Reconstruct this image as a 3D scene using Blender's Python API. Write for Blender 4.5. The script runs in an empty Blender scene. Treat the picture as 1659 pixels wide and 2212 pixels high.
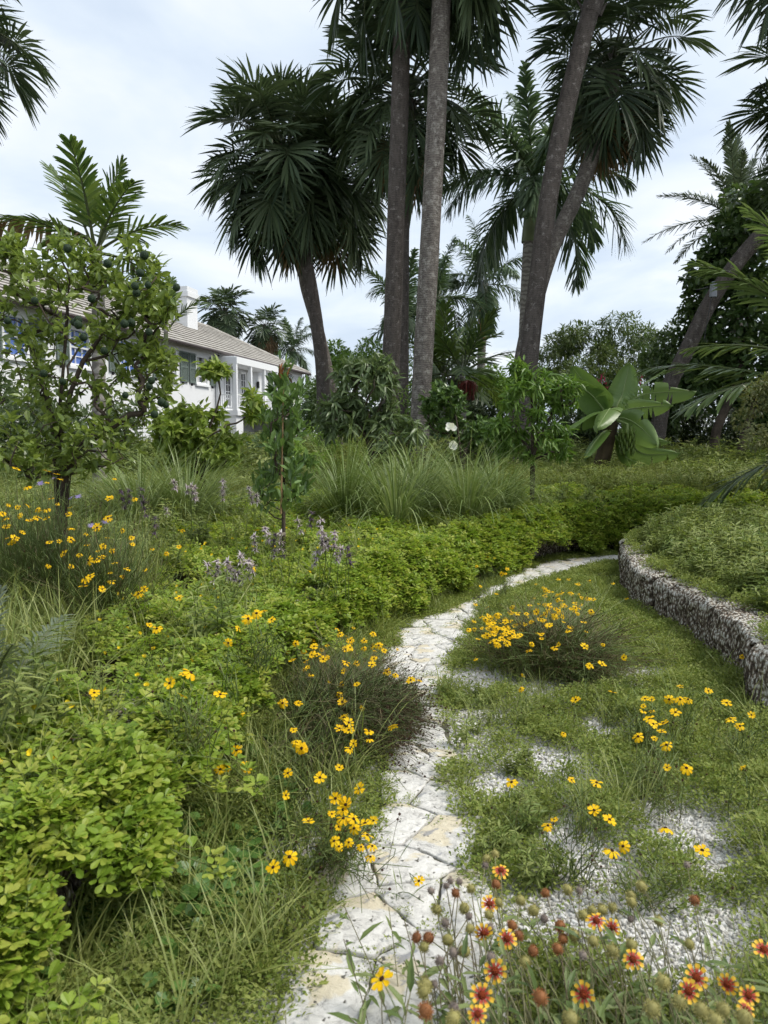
import bpy, math, random
import numpy as np
from mathutils import Vector, Matrix
R = math.radians
PI = math.pi

# ------------------------------------------------------------------ camera, sky, sun
scene = bpy.context.scene
CAM_Z, PITCH = 1.55, R(5.64)
FPX, CX, CY = 1661.6, 829.5, 1106.0          # measured in a 1659 x 2212 view of the photograph
cd = bpy.data.cameras.new('camera'); cam = bpy.data.objects.new('camera', cd)
scene.collection.objects.link(cam); scene.camera = cam
cam.location = (0, 0, CAM_Z); cam.rotation_euler = (PI / 2 - PITCH, 0, 0)
cd.sensor_fit = 'VERTICAL'; cd.sensor_height = 36.0; cd.lens = 36.0 * FPX / 2212.0
cd.clip_start = 0.05; cd.clip_end = 2000
cd.dof.use_dof = True; cd.dof.focus_distance = 6.0; cd.dof.aperture_fstop = 6.0

SUN_ELEV, SUN_AZ = R(55), R(98)              # azimuth measured from +Y (the view direction) towards +X
world = bpy.data.worlds.new('World'); scene.world = world; world.use_nodes = True
wn, wl = world.node_tree.nodes, world.node_tree.links
wn.clear()
def N(nodes, t, **kw):
    n = nodes.new(t)
    for k, v in kw.items():
        if k.startswith('i_'):
            n.inputs[k[2:]].default_value = v
        else:
            setattr(n, k, v)
    return n
w_out = N(wn, 'ShaderNodeOutputWorld'); w_bg = N(wn, 'ShaderNodeBackground')
w_bg.inputs['Strength'].default_value = 0.1
w_sky = N(wn, 'ShaderNodeTexSky'); w_sky.sky_type = 'NISHITA'; w_sky.sun_disc = False
w_sky.sun_elevation = SUN_ELEV; w_sky.sun_rotation = SUN_AZ; w_sky.dust_density = 2.0
w_tc = N(wn, 'ShaderNodeTexCoord'); w_sep = N(wn, 'ShaderNodeSeparateXYZ')
w_add = N(wn, 'ShaderNodeMath', operation='ADD'); w_add.inputs[1].default_value = 0.16
w_abs = N(wn, 'ShaderNodeMath', operation='ABSOLUTE')
w_dx = N(wn, 'ShaderNodeMath', operation='DIVIDE'); w_dy = N(wn, 'ShaderNodeMath', operation='DIVIDE')
w_cmb = N(wn, 'ShaderNodeCombineXYZ')
w_n1 = N(wn, 'ShaderNodeTexNoise', i_Scale=1.5, i_Detail=6.0, i_Roughness=0.5, i_Distortion=0.5)
w_r1 = N(wn, 'ShaderNodeValToRGB')
w_mix = N(wn, 'ShaderNodeMixRGB')
wl.new(w_tc.outputs['Generated'], w_sep.inputs[0])
wl.new(w_sep.outputs['Z'], w_abs.inputs[0]); wl.new(w_abs.outputs[0], w_add.inputs[0])
wl.new(w_sep.outputs['X'], w_dx.inputs[0]); wl.new(w_add.outputs[0], w_dx.inputs[1])
wl.new(w_sep.outputs['Y'], w_dy.inputs[0]); wl.new(w_add.outputs[0], w_dy.inputs[1])
wl.new(w_dx.outputs[0], w_cmb.inputs['X']); wl.new(w_dy.outputs[0], w_cmb.inputs['Y'])
wl.new(w_cmb.outputs[0], w_n1.inputs['Vector'])
wl.new(w_n1.outputs['Fac'], w_r1.inputs['Fac'])
cr = w_r1.color_ramp
cr.elements[0].position = 0.34; cr.elements[0].color = (2.6, 3.0, 3.55, 1)
cr.elements[1].position = 0.66; cr.elements[1].color = (3.8, 3.95, 4.15, 1)
e = cr.elements.new(0.50); e.color = (3.1, 3.45, 3.85, 1)
w_mix.inputs['Fac'].default_value = 0.93
wl.new(w_sky.outputs[0], w_mix.inputs['Color1']); wl.new(w_r1.outputs['Color'], w_mix.inputs['Color2'])
wl.new(w_mix.outputs[0], w_bg.inputs['Color']); wl.new(w_bg.outputs[0], w_out.inputs['Surface'])

sd = bpy.data.lights.new('sun', 'SUN'); sun = bpy.data.objects.new('sun', sd); scene.collection.objects.link(sun)
sd.energy = 1.5; sd.angle = R(22); sd.color = (1.0, 0.96, 0.88)
_sdir = Vector((math.sin(SUN_AZ) * math.cos(SUN_ELEV), math.cos(SUN_AZ) * math.cos(SUN_ELEV), math.sin(SUN_ELEV)))
sun.rotation_euler = _sdir.to_track_quat('Z', 'Y').to_euler(); sun.location = _sdir * 50

vs = scene.view_settings
scene.display_settings.display_device = 'sRGB'
vs.view_transform = 'Standard'; vs.look = 'None'; vs.gamma = 1.0; vs.exposure = 1.42
vs.use_curve_mapping = False
scene.render.engine = 'CYCLES'
scene.cycles.max_bounces = 5; scene.cycles.diffuse_bounces = 3; scene.cycles.use_adaptive_sampling = True; scene.cycles.adaptive_threshold = .015; scene.cycles.adaptive_min_samples = 12; scene.cycles.glossy_bounces = 2
scene.cycles.transmission_bounces = 4; scene.cycles.use_denoising = True
scene.cycles.caustics_reflective = False; scene.cycles.caustics_refractive = False

# ------------------------------------------------------------------ pixel <-> place helpers (each thing gets its own real distance)
_cp, _sp = math.cos(PITCH), math.sin(PITCH)
def ray(u, v):
    a, b = (u - CX) / FPX, (v - CY) / FPX
    return np.array([a, _cp - b * _sp, -_sp - b * _cp])
def G(u, v, z=0.0):                       # where the sight line meets the height z
    d = ray(u, v); t = (z - CAM_Z) / d[2]
    return np.array([0, 0, CAM_Z]) + d * t
def D(u, v, y):                           # where the sight line is y metres ahead
    d = ray(u, v)
    return np.array([0, 0, CAM_Z]) + d * (y / d[1])

# ------------------------------------------------------------------ numpy mesh builder
class MB:
    def __init__(s): s.v, s.f, s.t, s.m, s.n = [], [], [], [], 0
    def add(s, V, Fs, tint=0.5, mat=0):
        V = np.asarray(V, float).reshape(-1, 3)
        s.v.append(V)
        s.t.append(np.full(len(V), tint) if np.isscalar(tint) else np.asarray(tint, float))
        for F in (Fs if isinstance(Fs, list) and len(Fs) and isinstance(Fs[0], np.ndarray) else [np.asarray(Fs, int)]):
            s.f.append(F + s.n); s.m.append(np.full(len(F), mat))
        s.n += len(V)
    def inst(s, tpl, M, L, tint=None, mat=0):       # tpl = (V, [F..], t)
        V, Fs, t = tpl; n = len(L); k = len(V)
        if n == 0: return
        VV = np.einsum('nij,kj->nki', M, V) + L[:, None, :]
        tt = np.zeros(n) if tint is None else tint
        T = (t[None, :] + tt[:, None]).ravel()
        off = (np.arange(n) * k)[:, None, None]
        s.v.append(VV.reshape(-1, 3)); s.t.append(T)
        for F in Fs:
            FF = (F[None] + off).reshape(-1, F.shape[1])
            s.f.append(FF + s.n); s.m.append(np.full(len(FF), mat))
        s.n += n * k
    def box(s, lo, hi, mat=0, tint=0.5):
        x0, y0, z0 = lo; x1, y1, z1 = hi
        V = [(x0,y0,z0),(x1,y0,z0),(x1,y1,z0),(x0,y1,z0),(x0,y0,z1),(x1,y0,z1),(x1,y1,z1),(x0,y1,z1)]
        s.add(V, np.array([(0,3,2,1),(4,5,6,7),(0,1,5,4),(1,2,6,5),(2,3,7,6),(3,0,4,7)]), tint, mat)
    def tube(s, pts, rad, sides=6, mat=0, tint=0.5, cap=True):
        V, F = tube(pts, rad, sides); s.add(V, [F], tint, mat)
        if cap and sides > 3:
            n = len(V); k = sides
            s.add([V[n - k:].mean(0)] + list(V[n - k:]), np.array([(0, 1 + i, 1 + (i + 1) % k) for i in range(k)]), tint, mat)

def tube(pts, rad, sides):
    P = np.asarray(pts, float); n = len(P)
    rad = np.full(n, rad) if np.isscalar(rad) else np.asarray(rad, float)
    T = np.gradient(P, axis=0); T /= (np.linalg.norm(T, axis=1)[:, None] + 1e-9)
    a = np.array([1., 0, 0]) if abs(T[0][0]) < .8 else np.array([0, 1., 0])
    rows = []
    for i in range(n):
        s_ = np.cross(T[i], a); s_ /= np.linalg.norm(s_) + 1e-9
        u_ = np.cross(s_, T[i]); a = u_ if abs(np.dot(u_, T[i])) < .5 else a
        ang = np.arange(sides) * 2 * PI / sides
        rows.append(P[i] + rad[i] * (np.cos(ang)[:, None] * s_ + np.sin(ang)[:, None] * u_))
    V = np.concatenate(rows)
    i = np.arange(n - 1)[:, None]; j = np.arange(sides)[None]
    F = np.stack([i * sides + j, i * sides + (j + 1) % sides, (i + 1) * sides + (j + 1) % sides, (i + 1) * sides + j], -1).reshape(-1, 4)
    return V, F

def spline(pts, n):
    P = np.asarray(pts, float); k = len(P)
    E = np.vstack([2 * P[0] - P[1], P, 2 * P[-1] - P[-2]])
    out = []
    for t in np.linspace(0, k - 1 - 1e-6, n):
        i = int(t); f = t - i; a, b, c, d = E[i], E[i + 1], E[i + 2], E[i + 3]
        out.append(.5 * (2 * b + (c - a) * f + (2 * a - 5 * b + 4 * c - d) * f * f + (3 * b - a - 3 * c + d) * f ** 3))
    return np.array(out)

def eul(yaw, pitch=0, roll=0):            # x' = forward: roll about X, pitch lifts X up, yaw about Z
    yaw, pitch, roll = np.broadcast_arrays(np.asarray(yaw, float), np.asarray(pitch, float), np.asarray(roll, float))
    cy, sy, cp, sp, cr_, sr = np.cos(yaw), np.sin(yaw), np.cos(pitch), np.sin(pitch), np.cos(roll), np.sin(roll)
    Z = np.zeros_like(cy); O = np.ones_like(cy)
    mk = lambda *r: np.stack([np.stack(x, -1) for x in r], -2)
    Rz = mk((cy, -sy, Z), (sy, cy, Z), (Z, Z, O)); Ry = mk((cp, Z, -sp), (Z, O, Z), (sp, Z, cp)); Rx = mk((O, Z, Z), (Z, cr_, -sr), (Z, sr, cr_))
    return Rz @ Ry @ Rx
def frame(dirs, up=(0, 0, 1), roll=None):           # matrices whose X axis is dirs
    X = dirs / (np.linalg.norm(dirs, axis=1)[:, None] + 1e-9)
    Y = np.cross(np.broadcast_to(np.asarray(up, float), X.shape), X); nrm = np.linalg.norm(Y, axis=1)[:, None]
    Y = np.where(nrm < 1e-3, np.array([0, 1., 0]), Y / (nrm + 1e-9)); Z = np.cross(X, Y)
    M = np.stack([X, Y, Z], -1)
    if roll is not None: M = M @ eul(np.zeros(len(X)), 0, roll)
    return M

COL = scene.collection
def mesh_of(name, mb, mats, smooth=False):
    V = np.concatenate(mb.v).astype(np.float32)
    loops = np.concatenate([F.ravel() for F in mb.f]).astype(np.int32)
    sizes = np.concatenate([np.full(len(F), F.shape[1]) for F in mb.f])
    me = bpy.data.meshes.new(name)
    me.vertices.add(len(V)); me.vertices.foreach_set('co', V.ravel())
    me.loops.add(len(loops)); me.loops.foreach_set('vertex_index', loops)
    me.polygons.add(len(sizes))
    me.polygons.foreach_set('loop_start', np.concatenate([[0], np.cumsum(sizes)[:-1]]).astype(np.int32))
    me.polygons.foreach_set('material_index', np.concatenate(mb.m).astype(np.int32))
    me.polygons.foreach_set('use_smooth', np.full(len(sizes), bool(smooth)))
    a = me.attributes.new('tint', 'FLOAT', 'POINT'); a.data.foreach_set('value', np.concatenate(mb.t).astype(np.float32))
    for m in (mats if isinstance(mats, (list, tuple)) else [mats]): me.materials.append(m)
    me.update(calc_edges=True); me.validate()
    return me
def put(name, me, parent=None, loc=None, rot=None, scale=None):
    o = bpy.data.objects.new(name, me); COL.objects.link(o)
    if parent is not None: o.parent = parent
    if loc is not None: o.location = loc
    if rot is not None: o.rotation_euler = rot
    if scale is not None: o.scale = (scale,) * 3 if np.isscalar(scale) else scale
    return o
def obj(name, mb, mats, parent=None, smooth=False, **kw): return put(name, mesh_of(name, mb, mats, smooth), parent, **kw)
def tag(o, label, cat=None, group=None, kind=None):
    o['label'] = label
    if cat: o['category'] = cat
    if group: o['group'] = group
    if kind: o['kind'] = kind
    return o
def thing(name, label, cat, loc=(0, 0, 0), rotz=0, group=None):
    o = bpy.data.objects.new(name, None); COL.objects.link(o); o.location = loc; o.rotation_euler = (0, 0, rotz)
    o.empty_display_size = .2
    return tag(o, label, cat, group)

# ------------------------------------------------------------------ smooth value noise
def vnoise(x, y, seed=0, octaves=3):
    x, y = np.asarray(x, float), np.asarray(y, float); tot = 0; amp = 1; s = 0
    def h(i, j, k): 
        n = np.sin(i * 127.1 + j * 311.7 + k * 74.7) * 43758.5453
        return n - np.floor(n)
    for o in range(octaves):
        i, j = np.floor(x), np.floor(y); fx, fy = x - i, y - j
        fx, fy = fx * fx * (3 - 2 * fx), fy * fy * (3 - 2 * fy); k = seed + o * 13
        a = h(i, j, k) * (1 - fx) + h(i + 1, j, k) * fx; b = h(i, j + 1, k) * (1 - fx) + h(i + 1, j + 1, k) * fx
        tot = tot + amp * (a * (1 - fy) + b * fy); s += amp; amp *= .5; x, y = x * 2.03 + 7.1, y * 2.03 + 3.7
    return tot / s
def inside(poly, x, y):
    x, y = np.asarray(x), np.asarray(y); c = np.zeros(x.shape, bool); n = len(poly)
    for i in range(n):
        (x0, y0), (x1, y1) = poly[i][:2], poly[i - 1][:2]
        c ^= ((y0 > y) != (y1 > y)) & (x < (x1 - x0) * (y - y0) / (y1 - y0 + 1e-12) + x0)
    return c
def dist_poly(pts, x, y):
    P = np.asarray(pts)[:, :2]; q = np.stack([x, y], -1); best = np.full(q.shape[:-1], 1e9)
    for i in range(len(P) - 1):
        a, b = P[i], P[i + 1]; ab = b - a
        t = np.clip(((q - a) @ ab) / (ab @ ab + 1e-12), 0, 1)
        best = np.minimum(best, np.linalg.norm(q - (a + t[..., None] * ab), axis=-1))
    return best

# ------------------------------------------------------------------ materials
def newmat(name):
    m = bpy.data.materials.new(name); m.use_nodes = True; nt = m.node_tree; nt.nodes.clear()
    out = N(nt.nodes, 'ShaderNodeOutputMaterial'); return m, nt.nodes, nt.links, out
def ramp(nodes, stops):
    r = N(nodes, 'ShaderNodeValToRGB'); c = r.color_ramp
    while len(c.elements) < len(stops): c.elements.new(.5)
    for e_, (p, col) in zip(c.elements, stops): e_.position = p; e_.color = (*col, 1)
    return r
def leafmat(name, stops, trans=.3, rough=.45, spec=.4, tcol=1.6, nscale=0):
    """foliage: colour picked per leaf, front reflection plus light passing through the blade"""
    m, n, l, out = newmat(name)
    at = N(n, 'ShaderNodeAttribute', attribute_name='tint'); oi = N(n, 'ShaderNodeObjectInfo')
    ad = N(n, 'ShaderNodeMath', operation='ADD'); fr = N(n, 'ShaderNodeMath', operation='PINGPONG'); fr.inputs[1].default_value = 1.0
    l.new(at.outputs['Fac'], ad.inputs[0]); l.new(oi.outputs['Random'], ad.inputs[1]); l.new(ad.outputs[0], fr.inputs[0])
    r = ramp(n, stops); l.new(fr.outputs[0], r.inputs['Fac'])
    p = N(n, 'ShaderNodeBsdfPrincipled'); p.inputs['Roughness'].default_value = rough; p.inputs['Specular IOR Level'].default_value = spec
    t = N(n, 'ShaderNodeBsdfTranslucent'); mx = N(n, 'ShaderNodeMixShader'); mx.inputs[0].default_value = trans
    g = N(n, 'ShaderNodeMixRGB', blend_type='MULTIPLY'); g.inputs['Fac'].default_value = 1.0; g.inputs['Color2'].default_value = (tcol, tcol, tcol * .7, 1)
    l.new(r.outputs[0], g.inputs['Color1']); l.new(r.outputs[0], p.inputs['Base Color']); l.new(g.outputs[0], t.inputs['Color'])
    l.new(p.outputs[0], mx.inputs[1]); l.new(t.outputs[0], mx.inputs[2]); l.new(mx.outputs[0], out.inputs['Surface'])
    return m
def plain(name, col, rough=.6, spec=.3, metallic=0, bump=0, bscale=40, var=0):
    m, n, l, out = newmat(name); p = N(n, 'ShaderNodeBsdfPrincipled')
    p.inputs['Base Color'].default_value = (*col, 1); p.inputs['Roughness'].default_value = rough
    p.inputs['Specular IOR Level'].default_value = spec; p.inputs['Metallic'].default_value = metallic
    if bump or var:
        tc = N(n, 'ShaderNodeTexCoord'); nz = N(n, 'ShaderNodeTexNoise', i_Scale=bscale, i_Detail=5.0); l.new(tc.outputs['Object'], nz.inputs['Vector'])
        if var:
            r = ramp(n, [(.3, tuple(c * (1 - var) for c in col)), (.7, tuple(min(1, c * (1 + var)) for c in col))])
            l.new(nz.outputs['Fac'], r.inputs['Fac']); l.new(r.outputs[0], p.inputs['Base Color'])
        if bump:
            b = N(n, 'ShaderNodeBump'); b.inputs['Strength'].default_value = bump; b.inputs['Distance'].default_value = .02
            l.new(nz.outputs['Fac'], b.inputs['Height']); l.new(b.outputs[0], p.inputs['Normal'])
    l.new(p.outputs[0], out.inputs['Surface']); return m
def barkmat(name, c0, c1, c2, ring=18, vscale=(1, 1, 1), bump=.8, ringmix=.5, lichen=.62):
    m, n, l, out = newmat(name); p = N(n, 'ShaderNodeBsdfPrincipled'); p.inputs['Roughness'].default_value = .9; p.inputs['Specular IOR Level'].default_value = .15
    tc = N(n, 'ShaderNodeTexCoord'); mp = N(n, 'ShaderNodeMapping'); mp.inputs['Scale'].default_value = vscale
    l.new(tc.outputs['Object'], mp.inputs['Vector'])
    n1 = N(n, 'ShaderNodeTexNoise', i_Scale=9.0, i_Detail=8.0, i_Roughness=.65); l.new(mp.outputs[0], n1.inputs['Vector'])
    wv = N(n, 'ShaderNodeTexWave', wave_type='BANDS', bands_direction='Z', i_Scale=ring / 6.28, i_Distortion=6.0, i_Detail=3.0); wv.inputs['Detail Scale'].default_value = 2.5
    l.new(tc.outputs['Object'], wv.inputs['Vector'])
    mx = N(n, 'ShaderNodeMixRGB'); mx.inputs['Fac'].default_value = ringmix; l.new(n1.outputs['Fac'], mx.inputs['Color1']); l.new(wv.outputs['Fac'], mx.inputs['Color2'])
    r = ramp(n, [(.25, c0), (.6, c1)]); l.new(mx.outputs[0], r.inputs['Fac'])
    n2 = N(n, 'ShaderNodeTexNoise', i_Scale=9.0, i_Detail=9.0, i_Roughness=.78); l.new(tc.outputs['Object'], n2.inputs['Vector'])
    r2 = ramp(n, [(lichen - .05, (0, 0, 0)), (lichen + .06, (1, 1, 1))]); l.new(n2.outputs['Fac'], r2.inputs['Fac'])
    m2 = N(n, 'ShaderNodeMixRGB'); l.new(r2.outputs[0], m2.inputs['Fac']); l.new(r.outputs[0], m2.inputs['Color1']); m2.inputs['Color2'].default_value = (*c2, 1)
    l.new(m2.outputs[0], p.inputs['Base Color'])
    b = N(n, 'ShaderNodeBump'); b.inputs['Strength'].default_value = bump; b.inputs['Distance'].default_value = .03; l.new(mx.outputs[0], b.inputs['Height']); l.new(b.outputs[0], p.inputs['Normal'])
    l.new(p.outputs[0], out.inputs['Surface']); return m

M_palm = leafmat('fan_palm_leaf', [(0, (.026, .044, .026)), (.5, (.05, .078, .038)), (1, (.085, .118, .056))], trans=.14, rough=.5, spec=.25)
M_dead = leafmat('dry_palm_leaf', [(0, (.11, .075, .045)), (.5, (.17, .11, .06)), (1, (.22, .16, .09))], trans=.2, rough=.7, spec=.15)
M_royal = leafmat('feather_palm_leaf', [(0, (.03, .055, .032)), (.5, (.055, .092, .046)), (1, (.09, .135, .062))], trans=.22, rough=.5, spec=.25)
M_young = leafmat('young_palm_leaf', [(0, (.032, .06, .016)), (.5, (.055, .10, .024)), (1, (.12, .17, .04))], trans=.28, rough=.4)
M_bark = barkmat('palm_bark', (.036, .030, .027), (.105, .09, .08), (.25, .23, .21), ring=60, bump=.7, ringmix=.14, vscale=(1.6, 1.6, .45), lichen=.6)
M_barkl = barkmat('pale_palm_bark', (.055, .046, .041), (.165, .145, .128), (.30, .28, .25), ring=50, bump=.7, ringmix=.18, vscale=(1.6, 1.6, .5), lichen=.56)
M_royalbark = barkmat('smooth_royal_bark', (.15, .135, .12), (.27, .25, .225), (.36, .34, .31), ring=14, bump=.3, ringmix=.75)
M_shaft = plain('green_crownshaft', (.10, .12, .045), .4, .4, var=.3, bscale=3)
M_wood = barkmat('branch_bark', (.03, .024, .018), (.085, .066, .05), (.16, .14, .12), ring=3, bump=.5, ringmix=.2, lichen=.66)
# ================================================================== SETTING
rng = np.random.default_rng(7)
random.seed(7)
def GL(pts, z=0.0): return np.array([G(u, v, z) for u, v in pts])
# low coral walls: the lines their front faces stand on
LW = GL([(30, 2120), (300, 1830), (450, 1610), (600, 1455), (715, 1375), (850, 1318), (1000, 1258), (1120, 1222), (1270, 1196)])
LW = np.vstack([[-2.6, .9, 0], [-1.7, 1.35, 0], LW, LW[-1] + [1.4, .55, 0], LW[-1] + [3.2, .9, 0]])
RW = GL([(1700, 1575), (1590, 1470), (1500, 1400), (1420, 1350), (1370, 1316), (1338, 1262), (1345, 1228)])
RW = np.vstack([[4.6, 1.6, 0], [3.5, 3.2, 0], RW, RW[-1] + [.75, .75, 0], RW[-1] + [2.2, 1.1, 0]])
LWs, RWs = spline(LW, 160), spline(RW, 160)
PL = GL([(590, 2212), (690, 2010), (690, 1900), (800, 1780), (825, 1650), (800, 1540), (800, 1450), (850, 1395), (880, 1352), (960, 1325), (1030, 1290), (1100, 1248), (1180, 1216), (1300, 1204)])
PR = GL([(1110, 2212), (1090, 2000), (1035, 1880), (1020, 1770), (985, 1670), (965, 1560), (955, 1500), (985, 1430), (1020, 1370), (1040, 1318), (1090, 1288), (1170, 1262), (1240, 1240), (1310, 1222)])
PL = np.vstack([PL[0] + [-.3, -1.2, 0], PL, PL[-1] + [.9, .35, 0]]); PR = np.vstack([PR[0] + [.1, -1.2, 0], PR, PR[-1] + [1.0, .25, 0]])
PLs, PRs = spline(PL, 120), spline(PR, 120)
path_poly = np.vstack([PLs, PRs[::-1]])
LW_H, RW_H = .42, .37
bed_l = [tuple(p[:2]) for p in LWs] + [(9, 11.2), (9, 16), (-40, 16), (-40, .9)]
bed_r = [tuple(p[:2]) for p in RWs] + [(30, RWs[-1][1] + .4), (30, 1.6)]
def H(x, y):                                   # height of the ground
    x, y = np.asarray(x, float), np.asarray(y, float)
    far = .46 + .02 * np.clip(y - 12, 0, 20)
    z = np.where(y > 11.3, far, 0.0)
    il = inside(bed_l, x, y); ir = inside(bed_r, x, y)
    dl = dist_poly(LWs[::4], x, y); dr = dist_poly(RWs[::4], x, y)
    z = np.where(il, np.maximum(np.where(dl > .14, LW_H - .03 + .035 * np.clip(y - 5, 0, 8), 0.0), np.where(y > 11.3, far, 0)), z)
    z = np.where(ir & (y < 11.3), np.where(dr > .2, RW_H - .03 + .02 * np.clip(y - 7, 0, 6), 0.0), z)
    return z + .012 * (vnoise(x * 1.7, y * 1.7, 5) - .5)

def groundmat():
    m, n, l, out = newmat('gravel_and_soil'); p = N(n, 'ShaderNodeBsdfPrincipled'); p.inputs['Roughness'].default_value = .95; p.inputs['Specular IOR Level'].default_value = .1
    tc = N(n, 'ShaderNodeTexCoord'); at = N(n, 'ShaderNodeAttribute', attribute_name='tint')
    vo = N(n, 'ShaderNodeTexVoronoi', i_Scale=75.0); l.new(tc.outputs['Object'], vo.inputs['Vector'])
    r = ramp(n, [(0, (.70, .69, .67)), (.55, (.60, .59, .56)), (1, (.30, .29, .25))]); l.new(vo.outputs['Distance'], r.inputs['Fac'])
    nz = N(n, 'ShaderNodeTexNoise', i_Scale=7.0, i_Detail=8.0, i_Roughness=.7); l.new(tc.outputs['Object'], nz.inputs['Vector'])
    rs = ramp(n, [(.3, (.018, .016, .01)), (.7, (.065, .055, .032))]); l.new(nz.outputs['Fac'], rs.inputs['Fac'])
    mx = N(n, 'ShaderNodeMixRGB'); l.new(at.outputs['Fac'], mx.inputs['Fac']); l.new(rs.outputs[0], mx.inputs['Color1']); l.new(r.outputs[0], mx.inputs['Color2'])
    l.new(mx.outputs[0], p.inputs['Base Color'])
    b = N(n, 'ShaderNodeBump'); b.inputs['Strength'].default_value = .8; b.inputs['Distance'].default_value = .02; l.new(vo.outputs['Distance'], b.inputs['Height']); b.invert = True
    l.new(b.outputs[0], p.inputs['Normal']); l.new(p.outputs[0], out.inputs['Surface']); return m
def graded(lo, a, b, hi, fine, coarse):
    near = np.arange(a, b, fine); l_, r_ = [a], [b]
    st = coarse
    while l_[-1] > lo: l_.append(l_[-1] - st); st *= 1.6
    st = coarse
    while r_[-1] < hi: r_.append(r_[-1] + st); st *= 1.6
    return np.array(sorted(set(np.round(l_[1:] + list(near) + r_, 4))))
gx, gy = graded(-400, -6, 9, 400, .07, .3), graded(-300, .2, 12.5, 600, .07, .3)
XX, YY = np.meshgrid(gx, gy)
ZZ = H(XX.ravel(), YY.ravel())
def gravel_mask(x, y):                          # 1 where the white shell gravel lies bare
    raised = inside(bed_l, x, y) | inside(bed_r, x, y) | (np.asarray(y) > 10.5)
    return np.where(raised, 0., 1.)
mb = MB(); nx = len(gx); ny = len(gy)
i, j = np.meshgrid(np.arange(nx - 1), np.arange(ny - 1))
q = (j * nx + i).ravel()
mb.add(np.stack([XX.ravel(), YY.ravel(), ZZ], -1), [np.stack([q, q + 1, q + nx + 1, q + nx], -1)], gravel_mask(XX.ravel(), YY.ravel()))
tag(obj('ground', mb, groundmat(), smooth=True), 'garden ground of white shell gravel between raised soil beds', 'ground', kind='structure')

# ------------------------------------------------------------------ flagstone path
def stonemat():
    m, n, l, out = newmat('pitted_limestone'); p = N(n, 'ShaderNodeBsdfPrincipled'); p.inputs['Roughness'].default_value = .9; p.inputs['Specular IOR Level'].default_value = .15
    tc = N(n, 'ShaderNodeTexCoord'); oi = N(n, 'ShaderNodeObjectInfo')
    ad = N(n, 'ShaderNodeVectorMath', operation='ADD'); l.new(tc.outputs['Object'], ad.inputs[0]); l.new(oi.outputs['Random'], ad.inputs[1])
    big = N(n, 'ShaderNodeTexNoise', i_Scale=3.2, i_Detail=6.0, i_Roughness=.55, i_Distortion=.6); l.new(ad.outputs[0], big.inputs['Vector'])
    fine = N(n, 'ShaderNodeTexNoise', i_Scale=26.0, i_Detail=8.0, i_Roughness=.75, i_Distortion=.8); l.new(tc.outputs['Object'], fine.inputs['Vector'])
    rb = ramp(n, [(.0, (0, 0, 0)), (.53, (0, 0, 0)), (.56, (1, 1, 1)), (1, (1, 1, 1))]); l.new(big.outputs['Fac'], rb.inputs['Fac'])
    rw = ramp(n, [(.28, (.16, .155, .14)), (.39, (.36, .35, .33)), (.47, (.53, .515, .485)), (.62, (.66, .645, .61))]); l.new(fine.outputs['Fac'], rw.inputs['Fac'])
    rc = ramp(n, [(.28, (.33, .295, .21)), (.45, (.54, .48, .36)), (.7, (.63, .575, .45))]); l.new(fine.outputs['Fac'], rc.inputs['Fac'])
    mx = N(n, 'ShaderNodeMixRGB'); l.new(rb.outputs[0], mx.inputs['Fac']); l.new(rw.outputs[0], mx.inputs['Color1']); l.new(rc.outputs[0], mx.inputs['Color2'])
    g = N(n, 'ShaderNodeTexNoise', i_Scale=5.5, i_Detail=7.0, i_Roughness=.6, i_Distortion=1.2); l.new(tc.outputs['Object'], g.inputs['Vector'])
    rg = ramp(n, [(.57, (0, 0, 0)), (.61, (.8, .8, .8))]); l.new(g.outputs['Fac'], rg.inputs['Fac'])
    m2 = N(n, 'ShaderNodeMixRGB'); l.new(rg.outputs[0], m2.inputs['Fac']); l.new(mx.outputs[0], m2.inputs['Color1']); m2.inputs['Color2'].default_value = (.25, .255, .27, 1)
    pit = N(n, 'ShaderNodeTexNoise', i_Scale=38.0, i_Detail=3.0, i_Roughness=.5); l.new(tc.outputs['Object'], pit.inputs['Vector'])
    rp = ramp(n, [(.32, (1, 1, 1)), (.37, (0, 0, 0))]); l.new(pit.outputs['Fac'], rp.inputs['Fac'])
    m3 = N(n, 'ShaderNodeMixRGB'); l.new(rp.outputs[0], m3.inputs['Fac']); l.new(m2.outputs[0], m3.inputs['Color1']); m3.inputs['Color2'].default_value = (.10, .095, .08, 1)
    l.new(m3.outputs[0], p.inputs['Base Color'])
    b = N(n, 'ShaderNodeBump'); b.inputs['Strength'].default_value = .7; b.inputs['Distance'].default_value = .012; l.new(fine.outputs['Fac'], b.inputs['Height'])
    l.new(b.outputs[0], p.inputs['Normal']); l.new(p.outputs[0], out.inputs['Surface']); return m
M_stone = stonemat()
def jointmat():
    m, n, l, out = newmat('sandy_joint'); p = N(n, 'ShaderNodeBsdfPrincipled'); p.inputs['Roughness'].default_value = 1
    tc = N(n, 'ShaderNodeTexCoord'); nz = N(n, 'ShaderNodeTexNoise', i_Scale=30.0, i_Detail=8.0, i_Roughness=.7); l.new(tc.outputs['Object'], nz.inputs['Vector'])
    r = ramp(n, [(.3, (.025, .024, .014)), (.55, (.075, .072, .045)), (.78, (.26, .25, .2))]); l.new(nz.outputs['Fac'], r.inputs['Fac']); l.new(r.outputs[0], p.inputs['Base Color'])
    b = N(n, 'ShaderNodeBump'); b.inputs['Strength'].default_value = 1; b.inputs['Distance'].default_value = .01; l.new(nz.outputs['Fac'], b.inputs['Height']); l.new(b.outputs[0], p.inputs['Normal'])
    l.new(p.outputs[0], out.inputs['Surface']); return m
mb = MB(); n_ = len(PLs)
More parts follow.
